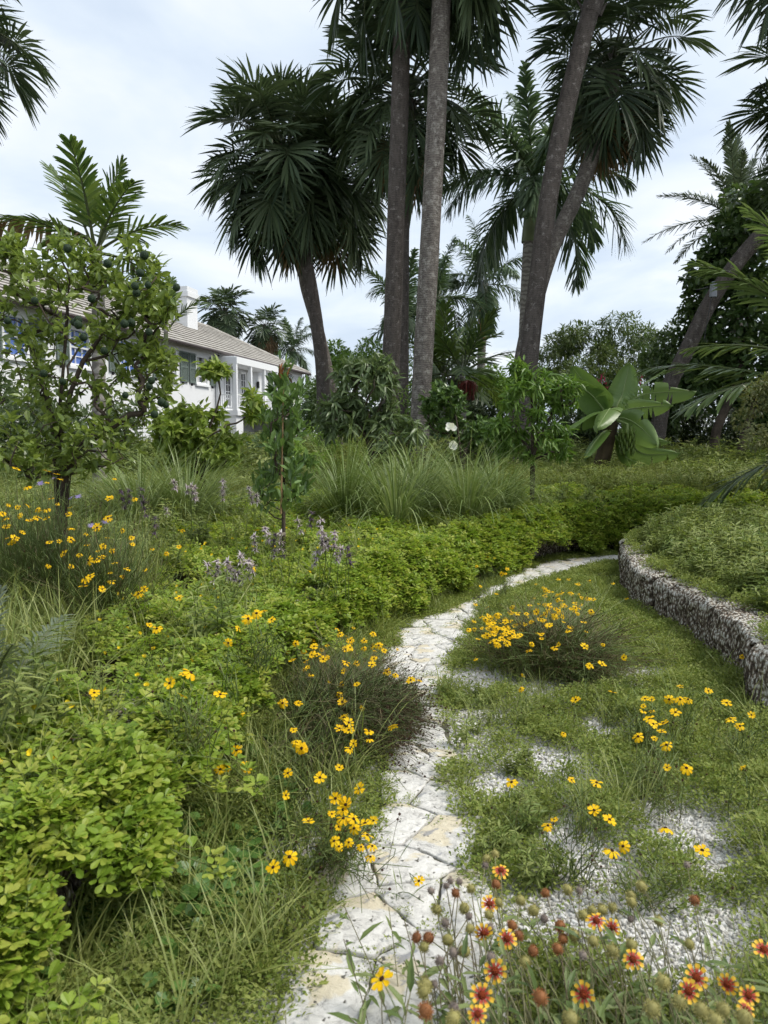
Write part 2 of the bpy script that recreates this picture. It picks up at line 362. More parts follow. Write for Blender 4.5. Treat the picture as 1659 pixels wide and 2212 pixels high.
# strip set above the ground; cross sections of five points
rows = []
for k in range(n_):
    a, b = PLs[k], PRs[np.argmin(np.linalg.norm(PRs[:, :2] - PLs[k][:2], axis=1))] if False else PRs[k]
    for f in np.linspace(0, 1, 5): rows.append([*(a + (b - a) * f)[:2], .012])
i, j = np.meshgrid(np.arange(4), np.arange(n_ - 1)); q = (j * 5 + i).ravel()
mb.add(rows, [np.stack([q, q + 1, q + 6, q + 5], -1)])
path = tag(obj('path', mb, jointmat()), 'winding garden path of irregular pale flagstones', 'path', kind='structure')

def crop(x0, y0, sc): return lambda x, y: ((x0 + x / sc) / 1.1573, (y0 + y / sc) / 1.1573)
c1 = crop(650, 1700, 2.572)
seeds = [G(*c1(x, y)) for x, y in [(480, 2080), (1150, 1900), (680, 1570), (1010, 1430), (1290, 1450), (930, 1250), (520, 1300), (1190, 1060), (860, 950),
         (920, 710), (1150, 755), (930, 510), (1170, 590), (1160, 455), (980, 300), (1110, 250), (880, 2130)]]
seeds = [s[:2] for s in seeds if inside(path_poly, s[0], s[1])]
seeds += [np.array(s) for s in [(-.28, 1.25), (.1, 1.05), (.3, 1.4), (-.1, .75), (.35, .8)]]
y_far = max(s[1] for s in seeds)
for k in range(n_):
    c = (PLs[k] + PRs[k]) / 2
    for f in (.14, .38, .62, .87) if k % 2 else (.05, .28, .5, .74, .95):
        s = (PLs[k] + (PRs[k] - PLs[k]) * (f + rng.uniform(-.1, .1)))[:2] + rng.uniform(-.05, .05, 2)
        if s[1] > 1.6 and inside(path_poly, s[0], s[1]) and min(np.linalg.norm(s - t) for t in seeds) > (.17 if s[1] > 3.4 else .25) + .16 * rng.random() ** 2:
            seeds.append(s)
seeds = np.array(seeds)
def near_on(P, s):
    Q = P[:, :2]; return Q[np.argmin(np.linalg.norm(Q - s, axis=1))]
ghost = np.array([2 * near_on(P, s) - s for s in seeds for P in (PLs, PRs)])
allp = np.vstack([seeds, ghost])
def cell(k):
    s = seeds[k]; poly = [s + .8 * np.array([math.cos(a), math.sin(a)]) for a in np.arange(0, 2 * PI, PI / 8)]
    order = np.argsort(np.linalg.norm(allp - s, axis=1))[1:26]
    for o in order:
        q = allp[o]; mid = (s + q) / 2; nrm = q - s; L = np.linalg.norm(nrm)
        if L < .02: continue
        nrm = nrm / L; out = []
        for a, b in zip(poly, poly[1:] + poly[:1]):
            da, db = np.dot(a - mid, nrm), np.dot(b - mid, nrm)
            if da <= 0: out.append(a)
            if da * db < 0: out.append(a + (b - a) * da / (da - db))
        poly = out
        if len(poly) < 3: return None
    return np.array(poly)
def stone_mesh(poly, k):
    c = poly.mean(0); size = np.linalg.norm(poly - c, axis=1).mean(); P = poly
    pts = []                                         # resample, round, roughen the outline
    for a, b in zip(P, np.roll(P, -1, 0)):
        m = max(2, int(np.linalg.norm(b - a) / .022))
        pts += [a + (b - a) * t / m for t in range(m)]
    pts = np.array(pts)
    for _ in range(0): pts = .5 * pts + .25 * np.roll(pts, 1, 0) + .25 * np.roll(pts, -1, 0)
    d = pts - c; L = np.linalg.norm(d, axis=1)[:, None]
    nz = vnoise(pts[:, 0] * 24 + k, pts[:, 1] * 24, 3)[:, None] - .5
    gap = .0015 + .0025 * (k % 3)
    out = c + d * (1 - gap / L) + d / L * nz * .024
    m = len(out); z = .019 + .008 * rng.random(); tilt = rng.uniform(-.02, .02, 2)
    def ring(s, dz): 
        q = c + (out - c) * s; return np.column_stack([q, z + dz + (q - c) @ tilt + .006 * (vnoise(q[:, 0] * 9, q[:, 1] * 9, 2) - .5)])
    V = np.vstack([ring(1.0, -.03), ring(1.0, -.005), ring(.985, -.0012), ring(.96, 0), ring(.5, .002), [[*c, z + .002]]])
    i = np.arange(m); j = (i + 1) % m; Q = [np.stack([r * m + i, r * m + j, (r + 1) * m + j, (r + 1) * m + i], -1) for r in range(4)]
    T = np.stack([4 * m + i, 4 * m + j, np.full(m, 5 * m)], -1)
    V[:, :2] -= c
    mb = MB(); mb.add(V, [np.concatenate(Q), T]); return mb, c
for k in range(len(seeds)):
    poly = cell(k)
    if poly is None or len(poly) < 3: continue
    x, y = poly.T
    if abs(np.dot(x, np.roll(y, 1)) - np.dot(y, np.roll(x, 1))) / 2 < .004: continue
    mb, c = stone_mesh(poly, k)
    obj('flagstone', mb, M_stone, path, smooth=True, loc=(*c, 0))

# ------------------------------------------------------------------ coral rock walls, block by block
def coralmat():
    m, n, l, out = newmat('weathered_coral_rock'); p = N(n, 'ShaderNodeBsdfPrincipled'); p.inputs['Roughness'].default_value = .95; p.inputs['Specular IOR Level'].default_value = .1
    tc = N(n, 'ShaderNodeTexCoord'); mp = N(n, 'ShaderNodeMapping'); mp.inputs['Scale'].default_value = (1, 1, .45); l.new(tc.outputs['Object'], mp.inputs['Vector'])
    nz = N(n, 'ShaderNodeTexNoise', i_Scale=9.0, i_Detail=6.0, i_Roughness=.6); l.new(tc.outputs['Object'], nz.inputs['Vector'])
    ds = N(n, 'ShaderNodeVectorMath', operation='MULTIPLY_ADD'); ds.inputs[1].default_value = (.06, .06, .03); l.new(nz.outputs['Color'], ds.inputs[0]); l.new(mp.outputs[0], ds.inputs[2])
    vo = N(n, 'ShaderNodeTexVoronoi', i_Scale=62.0); l.new(ds.outputs[0], vo.inputs['Vector'])
    at = N(n, 'ShaderNodeAttribute', attribute_name='tint')
    mxa = N(n, 'ShaderNodeMath', operation='MULTIPLY_ADD'); mxa.inputs[1].default_value = .75; l.new(nz.outputs['Fac'], mxa.inputs[0]); l.new(vo.outputs['Distance'], mxa.inputs[2])
    sb = N(n, 'ShaderNodeMath', operation='MULTIPLY_ADD'); sb.inputs[1].default_value = -.42; l.new(at.outputs['Fac'], sb.inputs[0]); l.new(mxa.outputs[0], sb.inputs[2])
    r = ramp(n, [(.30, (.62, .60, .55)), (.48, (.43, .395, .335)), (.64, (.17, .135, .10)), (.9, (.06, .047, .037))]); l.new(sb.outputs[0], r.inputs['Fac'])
    l.new(r.outputs[0], p.inputs['Base Color'])
    b = N(n, 'ShaderNodeBump'); b.invert = True; b.inputs['Strength'].default_value = 1; b.inputs['Distance'].default_value = .02; l.new(vo.outputs['Distance'], b.inputs['Height']); l.new(b.outputs[0], p.inputs['Normal'])
    l.new(p.outputs[0], out.inputs['Surface']); return m
M_coral = coralmat()
def coral_wall(line, h, thick, side, label, step=.62, res=.02, name='coral_rock_wall'):
    """line = foot of the front face; side = +1 if the bed lies to the left of the walking direction"""
    S = spline(line, 400)[:, :2]; d = np.r_[0, np.cumsum(np.linalg.norm(np.diff(S, axis=0), axis=1))]
    t = thing(name, label, 'wall', (S[200][0], S[200][1], 0)); t['kind'] = 'thing'; base = np.array([S[200][0], S[200][1], 0])
    s0 = 0
    k = 0
    while s0 < d[-1] - .2:
        s1 = min(d[-1], s0 + step * rng.uniform(.75, 1.3)); k += 1
        hh = h * rng.uniform(.93, 1.06); ins = rng.uniform(-.02, .03)
        ss = np.arange(s0 + .008, s1 - .006, res); ss = np.r_[ss, s1 - .006]
        px, py = np.interp(ss, d, S[:, 0]), np.interp(ss, d, S[:, 1])
        tx, ty = np.gradient(px), np.gradient(py); L = np.hypot(tx, ty); nxv, nyv = -ty / L * side, tx / L * side   # towards the bed
        prof = [(0, z) for z in np.arange(-.05, hh - .03, res)] + [(.008, hh - .02), (.03, hh)] + [(w, hh + .004) for w in np.arange(.05, thick - .03, res)] + [(thick - .01, hh - .02), (thick, hh - .2)]
        prof = np.array(prof); nP, nS = len(prof), len(ss)
        w = prof[:, 0][None] + ins; z = np.repeat(prof[:, 1][None], nS, 0)
        X = px[:, None] + nxv[:, None] * w; Y = py[:, None] + nyv[:, None] * w
        q = ss[:, None] + 0 * z; pr = np.repeat(np.r_[0, np.cumsum(np.hypot(*np.diff(prof, axis=0).T))][None], nS, 0)
        nz = (vnoise(q * 18, pr * 9, 1, 2) - .5) * .05 + (vnoise(q * 42, pr * 22, 4, 1) - .5) * .03 + (vnoise(q * 3, pr * 3, 8, 2) - .5) * .07
        end = np.minimum(ss - s0, s1 - ss)[:, None]; nz = nz - .03 * np.exp(-(end / .02) ** 2)
        front = (prof[:, 0] < .03)[None]; top = ~front
        X = X - np.where(front, nxv[:, None] * nz, 0); Y = Y - np.where(front, nyv[:, None] * nz, 0); z = z + np.where(top, nz * .8, 0)
        V = np.stack([X, Y, z], -1).reshape(-1, 3)
        i, j = np.meshgrid(np.arange(nP - 1), np.arange(nS - 1)); qd = (j * nP + i).ravel()
        F = np.stack([qd, qd + 1, qd + nP + 1, qd + nP], -1)
        wt = np.clip(.42 + .7 * (prof[:, 1] > hh - .05), 0, 1)            # tint paler on top, browner on the face
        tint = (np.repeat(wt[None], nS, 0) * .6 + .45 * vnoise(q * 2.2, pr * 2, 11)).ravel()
        m2 = MB(); m2.add(V - base, [F], tint)
        for jj in (0, nS - 1):
            rw = V[jj * nP:(jj + 1) * nP] - base
            m2.add(np.vstack([rw.mean(0), rw]), np.array([(0, a + 1, a + 2) for a in range(nP - 1)]), .3)
        obj('coral_block', m2, M_coral, t, smooth=True)
        s0 = s1
    return t
coral_wall(LWs[6:], LW_H, .3, 1, 'low coral rock wall holding up the leafy bed beside the path')
coral_wall(RWs[8:], RW_H, .34, 1 if False else -1, 'curving whitish coral rock wall around the bed opposite the house')
cw = np.array([D(1415, 1080, 12.6), D(1500, 1080, 12.5), D(1600, 1080, 12.6), D(1720, 1080, 12.9)])
coral_wall(cw, .93, .3, 1, 'distant dark coral wall in front of the shaded trees', step=.9, res=.04)
# ================================================================== HOUSE (local X runs along the front away from us, Y into the house)
M_white = plain('white_stucco', (.74, .75, .76), .8, .2, bump=.15, bscale=60, var=.04)
M_trim = plain('white_paint', (.78, .79, .80), .5, .4)
M_shut = plain('grey_green_shutter', (.13, .165, .145), .55, .3, var=.08, bscale=8)
M_gutter = plain('brown_gutter', (.055, .04, .035), .5, .4)
M_void = plain('dark_room', (.02, .02, .022), .9, .1)
M_curt = plain('pale_curtain', (.45, .45, .43), .9, .1, var=.2, bscale=6)
M_iron = plain('black_iron', (.02, .02, .02), .5, .4)
def glassmat(name, col):
    m, n, l, out = newmat(name); p = N(n, 'ShaderNodeBsdfPrincipled'); p.inputs['Base Color'].default_value = (*col, 1)
    p.inputs['Roughness'].default_value = .05; p.inputs['Specular IOR Level'].default_value = .6
    l.new(p.outputs[0], out.inputs['Surface']); return m
M_glass = glassmat('dark_glass', (.018, .02, .022)); M_blue = glassmat('blue_glass', (.06, .13, .42))  # some upper windows get panes with a blue base colour
def brickmat():
    m, n, l, out = newmat('white_painted_brick'); p = N(n, 'ShaderNodeBsdfPrincipled'); p.inputs['Roughness'].default_value = .7
    tc = N(n, 'ShaderNodeTexCoord'); b = N(n, 'ShaderNodeTexBrick', i_Scale=5.0); b.inputs['Mortar Size'].default_value = .012
    mp = N(n, 'ShaderNodeMapping'); mp.inputs['Rotation'].default_value = (PI / 2, 0, 0)
    l.new(tc.outputs['Object'], mp.inputs[0]); l.new(mp.outputs[0], b.inputs['Vector'])
    b.inputs['Color1'].default_value = (.72, .73, .74, 1); b.inputs['Color2'].default_value = (.66, .67, .68, 1); b.inputs['Mortar'].default_value = (.5, .51, .52, 1)
    l.new(b.outputs['Color'], p.inputs['Base Color']); l.new(p.outputs[0], out.inputs['Surface']); return m
M_brick = brickmat()
def tilemat():
    m, n, l, out = newmat('concrete_roof_tile'); p = N(n, 'ShaderNodeBsdfPrincipled'); p.inputs['Roughness'].default_value = .85; p.inputs['Specular IOR Level'].default_value = .2
    tc = N(n, 'ShaderNodeTexCoord'); nz = N(n, 'ShaderNodeTexNoise', i_Scale=1.6, i_Detail=8.0, i_Roughness=.7); l.new(tc.outputs['Object'], nz.inputs['Vector'])
    r = ramp(n, [(.3, (.23, .215, .19)), (.5, (.36, .34, .31)), (.7, (.47, .45, .41))]); l.new(nz.outputs['Fac'], r.inputs['Fac'])
    l.new(r.outputs[0], p.inputs['Base Color']); l.new(p.outputs[0], out.inputs['Surface']); return m
M_tile = tilemat()
FA = math.atan2(.975, .223)
house = thing('white_house', 'long white two-storey house with grey tiled roof and green shutters', 'house', (-18.04, 0, 0), FA)
SX = lambda y: y / .975                              # distance ahead of the camera -> distance along the front
def hp(name, fn, mats, parent=house, smooth=False, **kw):
    m = MB(); fn(m); return obj(name, m, mats, parent, smooth, **kw)
S0, S1, EAVE = SX(15), SX(53.9), 5.85
# front wall with real openings: solid pieces around each window
wins = [(SX(y0), SX(y1), z0, z1, kind) for y0, y1, z0, z1, kind in [
    (25.2, 26.35, 4.17, 5.5, 'b'), (28.6, 29.8, 4.17, 5.5, 'b'), (31.8, 33.0, 4.17, 5.5, 'b'), (35.12, 36.45, 4.17, 5.5, 'd'), (38.4, 39.6, 4.17, 5.5, 'c'), (48.6, 49.6, 4.17, 5.5, 'd'), (50.3, 51.05, 4.17, 5.5, 'd'),
    (26.0, 27.4, 1.0, 2.5, 'd'), (30.0, 31.4, 1.0, 2.5, 'd'), (35.12, 36.45, 1.0, 2.5, 'd')]]
def wallfn(m):
    for row in ((0, 2.75, [w for w in wins if w[2] < 2]), (2.75, EAVE, [w for w in wins if w[2] > 2])):
        zb, zt, ws = row; s = S0
        for a, b, z0, z1, _ in ws + [(S1, S1, 0, 0, 0)]:
            m.box((s, 0, zb), (a, .3, zt))
            if b > a:
                m.box((a, 0, zb), (b, .3, z0)); m.box((a, 0, z1), (b, .3, zt))
            s = b
    m.box((S1, .001, 0), (S1 + .01, 10, EAVE)); m.box((S0, 9.9, 0), (S1, 10.2, EAVE)); m.box((S0, .3, 2.6), (S1, 9.9, 2.75), 1)
hp('wall', wallfn, [M_white, M_void])
hp('cornice', lambda m: (m.box((S0, -.06, EAVE - .3), (S1, -.003, EAVE - .003)),), M_trim)
for s in np.arange(SX(50.4), S1 - .2, .32): hp('dentil', lambda m: m.box((s, -.08, EAVE - .55), (s + .1, -.003, EAVE - .38)), M_trim)
for a, b, z0, z1, kind in wins:
    w = hp('window', lambda m: (m.box((a, .1, z0), (b, .13, z1)),), {'b': M_blue, 'd': M_glass, 'c': M_glass}[kind])
    def fr(m):
        m.box((a - .06, -.03, z0 - .05), (a + .06, .098, z1)); m.box((b - .06, -.03, z0 - .05), (b + .06, .098, z1))
        m.box((a + .06, -.03, z1 - .06), (b - .06, .098, z1 + .06)); m.box((a + .06, .02, (z0 + z1) / 2 - .035), (b - .06, .098, (z0 + z1) / 2 + .035)); m.box((a + .06, .02, z0), (b - .06, .098, z0 + .06))
    hp('frame', fr, M_trim, w)
    def mu(m):
        for k in (1, 2): x = a + (b - a) * k / 3; m.box((x - .016, .05, z0 + .06), (x + .016, .097, z1 - .06))
        for zz in (z0 + (z1 - z0) * .25, z0 + (z1 - z0) * .75): m.box((a + .06, .054, zz - .016), (b - .06, .096, zz + .016))
    hp('muntin', mu, M_trim, w)
    hp('sill', lambda m: m.box((a - .14, -.1, z0 - .15), (b + .14, .03, z0 - .052)), M_trim, w)
    if kind == 'c': hp('curtain', lambda m: (m.box((a + .07, .04, z0 + .07), (a + .35, .05, z1 - .06)), m.box((b - .35, .04, z0 + .07), (b - .07, .05, z1 - .06))), M_curt, w)
def shutter(a, b, z0=4.12, z1=5.55):
    def fr(m):
        m.box((a, -.075, z0), (a + .07, -.03, z1)); m.box((b - .07, -.075, z0), (b, -.03, z1))
        for z in (z0, (z0 + z1) / 2 - .05, z1 - .08): m.box((a + .07, -.073, z), (b - .07, -.032, z + .09))
    s = hp('shutter', fr, M_shut)
    def lv(m):
        for lo, hi in ((z0 + .1, (z0 + z1) / 2 - .06), ((z0 + z1) / 2 + .05, z1 - .09)):
            for z in np.arange(lo, hi - .02, .048):
                V = [(a + .07, -.068, z), (b - .07, -.068, z), (b - .07, -.04, z + .04), (a + .07, -.04, z + .04)]
                V += [(x, y + .004, zz + .006) for x, y, zz in V]
                m.add(V, np.array([(0, 1, 2, 3), (7, 6, 5, 4), (0, 4, 5, 1), (3, 2, 6, 7)]))
    hp('louvre', lv, M_shut, s)
    hp('shutter_dog', lambda m: (m.box((a + .2, -.1, z0 - .14), (a + .23, -.003, z0 - .02)), m.box((a + .16, -.12, z0 - .1), (a + .27, -.1, z0 - .06))), M_iron, s)
for y0, y1 in [(24.4, 25.1), (26.45, 27.15), (27.8, 28.5), (29.9, 30.6), (31.0, 31.7), (33.1, 33.8), (34.3, 35.0), (36.75, 37.5), (37.64, 38.27), (39.85, 40.5), (47.75, 48.45), (51.15, 51.85)]: shutter(SX(y0), SX(y1))
# roof: shell plus one slab per tile course, hipped at the far end
RIDGE, RY = 8.6, 5.0; ov = .45; RS1 = S1 - 4.2
def rp(s, t): return (s, -ov + (RY + ov) * t, EAVE - .02 + (RIDGE - EAVE) * t)
def roofshell(m):
    E1 = S1 + ov
    V = [rp(S0, 0), rp(E1, 0), rp(RS1, 1), rp(S0, 1), (E1, 10.2 + ov, EAVE - .02), (S0, 10.2 + ov, EAVE - .02)]
    m.add(V, np.array([(0, 1, 2, 3), (3, 2, 4, 5)])); m.add([V[1], V[4], V[2]], np.array([(0, 1, 2)]))
    m.add([rp(S0, 0), rp(E1, 0), (E1, 10.2 + ov, EAVE - .02), (S0, 10.2 + ov, EAVE - .02)], np.array([(0, 3, 2, 1)]))
roof = hp('roof', roofshell, M_tile)
NC = 13
for k in range(NC):
    t0, t1 = k / NC, (k + 1.12) / NC
    e0 = S1 + ov + (RS1 - S1 - ov) * t0; e1 = S1 + ov + (RS1 - S1 - ov) * min(1, t1)
    def crs(m):
        a, b, c, d = [np.array(rp(*q)) for q in ((S0, t0), (e0, t0), (e1, min(1, t1)), (S0, min(1, t1)))]
        up = np.array([0, -.02, .075]); lo = np.array([0, 0, .02])
        fr_ = np.array([0, .07, .02]); m.add([a + fr_, b + fr_, c + lo, d + lo, a + up, b + up, c + lo * 1.4, d + lo * 1.4], np.array([(4, 5, 6, 7), (0, 1, 5, 4), (1, 2, 6, 5)]))
    hp('tile_course', crs, M_tile, roof)
hp('ridge_cap', lambda m: (m.tube([np.array(rp(S0, 1)) + [0, 0, .06], np.array(rp(RS1, 1)) + [0, 0, .06]], .12, 8), m.tube([np.array(rp(RS1, 1)) + [0, 0, .07], np.array(rp(S1 + ov, 0)) + [0, 0, .07]], .11, 8)), M_tile, roof)
hp('gutter', lambda m: m.tube([(S0, -ov - .05, EAVE - .03), (S1 + ov, -ov - .05, EAVE - .03)], .085, 8), M_gutter, roof)
def chim(m):
    m.box((SX(43.4) - .0, 3.0, 6.9), (SX(43.4) + 1.25, 4.4, 9.6))
chim_o = hp('chimney', chim, M_brick, roof)
hp('chimney_cap', lambda m: (m.box((SX(43.4) - .1, 2.9, 9.35), (SX(43.4) + 1.35, 4.5, 9.62)), m.box((SX(43.4) - .04, 2.96, 9.62), (SX(43.4) + 1.29, 4.44, 9.9))), M_brick, roof)
hp('downspout', lambda m: m.box((SX(40.72), -.13, .2), (SX(40.72) + .1, -.03, EAVE - .1)), M_gutter)
# porch on the upper floor
PX0, PX1, PD = SX(40.5), SX(46.2), 1.15
porch = hp('porch', lambda m: (m.box((PX0 - .08, -PD - .1, 2.62), (PX1 + .1, -.004, 2.88)), m.box((PX0 - .08, -PD - .1, 5.28), (PX1 + .1, -.065, 5.62)), m.box((PX0 - .02, -PD + .04, 5.5), (PX1 + .04, -.07, 5.66))), M_white)
pxs = np.linspace(PX0, PX1, 4)
for x in pxs: hp('post', lambda m: m.box((x - .09, -PD - .07, 2.882), (x + .09, -PD + .11, 5.279)), M_trim, porch)
hp('post', lambda m: m.box((PX0 - .07, -.2, 2.882), (PX0 + .09, -.066, 5.279)), M_trim, porch)
def rail(m):
    for z in (2.97, 3.66): m.box((PX0 + .09, -PD - .02, z), (PX1 - .09, -PD + .06, z + .06)); m.box((PX0 - .03, -PD + .111, z), (PX0 + .05, -.21, z + .06))
hp('handrail', rail, M_trim, porch)
bal = MB(); bal.box((-.018, -.018, 3.03), (.018, .018, 3.66)); balm = mesh_of('baluster', bal, M_trim)
for x in np.arange(PX0 + .2, PX1 - .1, .17):
    if min(abs(x - pxs)) > .11: put('baluster', balm, porch, (x, -PD + .02, 0))
for y in np.arange(-PD + .22, -.24, .14): put('baluster', balm, porch, (PX0 + .01, y, 0))
for y0 in (41.55, 42.6, 43.55, 44.5):
    a, b = SX(y0), SX(y0 + .78)
    dr = hp('french_door', lambda m: m.box((a + .08, -.02, 3.05), (b - .08, -.005, 5.05)), M_glass, house)
    def df(m):
        m.box((a, -.06, 2.885), (a + .1, -.004, 5.15)); m.box((b - .1, -.06, 2.885), (b, -.004, 5.15)); m.box((a + .1, -.058, 5.03), (b - .1, -.006, 5.148)); m.box((a + .1, -.058, 2.885), (b - .1, -.006, 3.2))
        m.box(((a + b) / 2 - .018, -.045, 3.2), ((a + b) / 2 + .018, -.021, 5.03))
        for z in np.linspace(3.2, 5.03, 6)[1:-1]: m.box((a + .1, -.043, z - .016), (b - .1, -.022, z + .016))
    hp('door_frame', df, M_trim, dr)
hp('wall_lantern', lambda m: (m.box((SX(45.9), -.16, 4.35), (SX(45.9) + .14, -.04, 4.75)),), M_iron)
hp('pier', lambda m: m.box((PX0, -PD + .02, 0), (PX0 + .9, -.004, 2.619)), M_white); hp('pier', lambda m: m.box((PX1 - .7, -PD + .02, 0), (PX1, -.004, 2.619)), M_white)
hp('entrance_canopy', lambda m: (m.box((PX0 + 1.6, -2.6, 2.45), (PX1 - .2, -PD - .11, 2.62)), m.box((PX0 + 1.7, -2.5, 2.62), (PX1 - .3, -PD - .11, 2.95))), M_tile)
hp('garden_wall', lambda m: (m.box((PX1 + .6, -3.2, 0), (S1 + 6, -2.9, 2.2)),), M_white)

# ================================================================== PALMS
def strip(P, W, w, fold=0.0, Nn=None):
    """flat ribbon along P with half-width vectors W*w; returns V, F"""
    V = np.stack([P - W * w[:, None], P + W * w[:, None]], 1).reshape(-1, 3)
    i = np.arange(len(P) - 1) * 2
    return V, np.stack([i, i + 1, i + 3, i + 2], -1)
def arc(e, length, droop, n=7, start=(0, 0, 0)):
    """a stalk that leaves at elevation e and sags by droop radians over its length (in the XZ plane)"""
    es = e - droop * np.linspace(0, 1, n) ** 1.3; st = length / (n - 1)
    P = [np.array(start, float)]
    for k in range(n - 1): P.append(P[-1] + st * np.array([math.cos(es[k]), 0, math.sin(es[k])]))
    return np.array(P), es
def fan_frond(elev, seed, dead=False, far=False):
    r = np.random.default_rng(seed); m = MB()
    P, es = arc(elev, r.uniform(.45, 1.1), .35 + .25 * max(0, math.cos(elev)), 6)
    m.tube(P, np.linspace(.028, .014, 6), 4, mat=1)
    C, ec = arc(es[-1], .55, .6, 5, P[-1])
    m.tube(C, np.linspace(.014, .004, 5), 3, mat=1)
    nseg = 24 if far else 46; amax = R(132)
    for k in range(nseg):
        a = -amax + 2 * amax * (k + .5) / nseg; q = abs(a) / amax
        t = (1 - q) ** .8 * .85; x = t * 4; i0 = min(3, int(x)); o = C[i0] + (C[i0 + 1] - C[i0]) * (x - i0); ee = ec[i0]
        f = np.array([math.cos(ee), 0, math.sin(ee)]); up = np.array([-math.sin(ee), 0, math.cos(ee)]); s = np.array([0, 1., 0])
        L = (1.0 - .26 * q ** 1.5) * r.uniform(.9, 1.1) * (1 - .25 * t)
        d = f * math.cos(a) + s * math.sin(a) + up * (.28 * abs(math.sin(a)) - .05) + r.normal(0, .04, 3); d /= np.linalg.norm(d)
        tt = np.array([0, .25, .5, .68, .86, 1.0])
        drp = r.uniform(.12, .5) if not dead else r.uniform(.5, .9)
        Pp = o + d * L * tt[:, None] + np.array([0, 0, -1]) * (drp * L * np.clip(tt - .35, 0, 1) ** 1.7)[:, None]
        W = -f * math.sin(a) + s * math.cos(a); W = W + up * (.55 if k % 2 else -.55); W = W / np.linalg.norm(W)
        wm = L * .5 * (2 * amax / nseg) * .70
        w = wm * np.array([.05, .6, 1.0, .95, .7, .15] if far else [.05, .55, 1.0, .92, .5, .06])
        V, F = strip(Pp, np.repeat(W[None], 6, 0), w); m.add(V, [F], r.uniform(0, .9))
    return m
def feather_frond(elev, seed, length=3.0, nl=44, lf=.62, wid=.022, ranks=.55, droop=1.1, hang=.35, base=.12):
    r = np.random.default_rng(seed); m = MB()
    P, es = arc(elev, length, droop * max(.25, math.cos(elev * .8)), 14)
    m.tube(P, np.linspace(.035, .006, 14), 4, mat=1)
    for side in (-1, 1):
        for k in range(nl):
            t = base + (1 - base) * (k + r.uniform(0, .6)) / nl; x = t * 13; i0 = min(12, int(x)); o = P[i0] + (P[i0 + 1] - P[i0]) * (x - i0); ee = es[i0]
            f = np.array([math.cos(ee), 0, math.sin(ee)]); up = np.array([-math.sin(ee), 0, math.cos(ee)]); s = np.array([0, 1., 0]) * side
            L = lf * (math.sin(PI * (.12 + .83 * t)) ** .6) * r.uniform(.85, 1.1)
            ang = R(62 - 34 * t) + r.normal(0, .06); lift = r.normal(.1, ranks)
            d = f * math.cos(ang) + (s * math.cos(lift) + up * math.sin(lift)) * math.sin(ang); d /= np.linalg.norm(d)
            tt = np.array([0, .3, .6, .85, 1.0])
            Pp = o + d * L * tt[:, None] + np.array([0, 0, -1]) * (r.uniform(.6, 1.3) * hang * L * tt ** 2)[:, None]
            W = np.cross(d, up if abs(np.dot(d, up)) < .9 else s); W /= np.linalg.norm(W)
            V, F = strip(Pp, np.repeat(W[None], 5, 0), wid * np.array([.5, 1, 1, .75, .15])); m.add(V, [F], r.uniform(0, .9))
    return m
M_stalk = plain('frond_stalk', (.06, .075, .03), .5, .3)
FAN = {}
ELEVS = [80, 62, 45, 28, 10, -8, -28, -50]
def fan(i, s, dead=False, far=False):
    k = (i, s, dead, far)
    if k not in FAN: FAN[k] = mesh_of('frond', fan_frond(R(ELEVS[i]), i * 7 + s, dead, far), [M_dead if dead else M_palm, M_stalk])
    return FAN[k]
def trunk_mesh(pts, r0, r1, rough=.02, flare=1.25, seed=0, mats=None, sides=20, n=60):
    S = spline(pts, n); t = np.linspace(0, 1, n)
    rad = r0 + (r1 - r0) * t + (flare - 1) * r0 * np.exp(-t * 14)
    V, F = tube(S, rad, sides); C = np.repeat(S, sides, 0); d = V - C
    ang = np.tile(np.arange(sides) * 2 * PI / sides, n); z = np.repeat(t * n * .45, sides)
    k = 1 + (vnoise(np.cos(ang) * 2 + 5, z * .5 + np.sin(ang) * 2, seed) - .5) * rough * 4
    m = MB(); m.add(C + d * k[:, None], [F]); return m
def sabal(label, pts, r, n=34, size=1.0, seed=0, bark=None, dead=3, clear=False, far=False, name='cabbage_palm', group='tall fan palms', lo=None):
    """pts: trunk line from the ground up to the heart of the crown"""
    rr = np.random.default_rng(seed); base = np.array(pts[0], float); P = np.array(pts, float) - base
    t = thing(name, label, 'palm tree', base, 0, group)
    obj('trunk', trunk_mesh(P, r, r * .92, seed=seed), bark or M_bark, t, smooth=True)
    c = P[-1]
    bm_ = MB(); top = spline(P, 40)[-7:]
    bm_.tube(np.vstack([top, c + [0, 0, .5 * size]]), r * np.array([1.0, 1.12, 1.2, 1.25, 1.25, 1.2, 1.0, .3]), 10)
    for k in range(26):                                    # old leaf bases below the crown
        a = k * 2.4; q = k / 26; o = top[0] + (top[-1] - top[0]) * q + r * np.array([math.cos(a), math.sin(a), 0])
        bm_.tube([o, o + [.14 * math.cos(a), .14 * math.sin(a), .22]], [.05, .015], 4)
    obj('leaf_boots', bm_, bark or M_bark, t)
    for k in range(n):
        q = (k + .5) / n; i = min(7, int(q ** .85 * 8)) if lo is None else min(lo, int(q * (lo + 1)))
        a = k * 2.39996 + rr.uniform(-.25, .25)
        if clear and i > 2 and abs((a + PI / 2 + PI) % (2 * PI) - PI) < .75: a += 1.5
        s = size * rr.uniform(.88, 1.12)
        put('frond', fan(i, k % 3, False, far), t, c + [0, 0, size * (.35 - .5 * q)] + r * .8 * np.array([math.cos(a), math.sin(a), 0]), (rr.uniform(-.15, .15), rr.uniform(-.1, .1), a), s)
    for k in range(dead):
        a = rr.uniform(0, 6.28); f = put('dry_frond', fan(7 - (k % 3 if dead > 8 else 0), k % 2, True, far), t, c + [r * math.cos(a), r * math.sin(a), -.35 * size], (0, .25, a), size * .9)
    return t
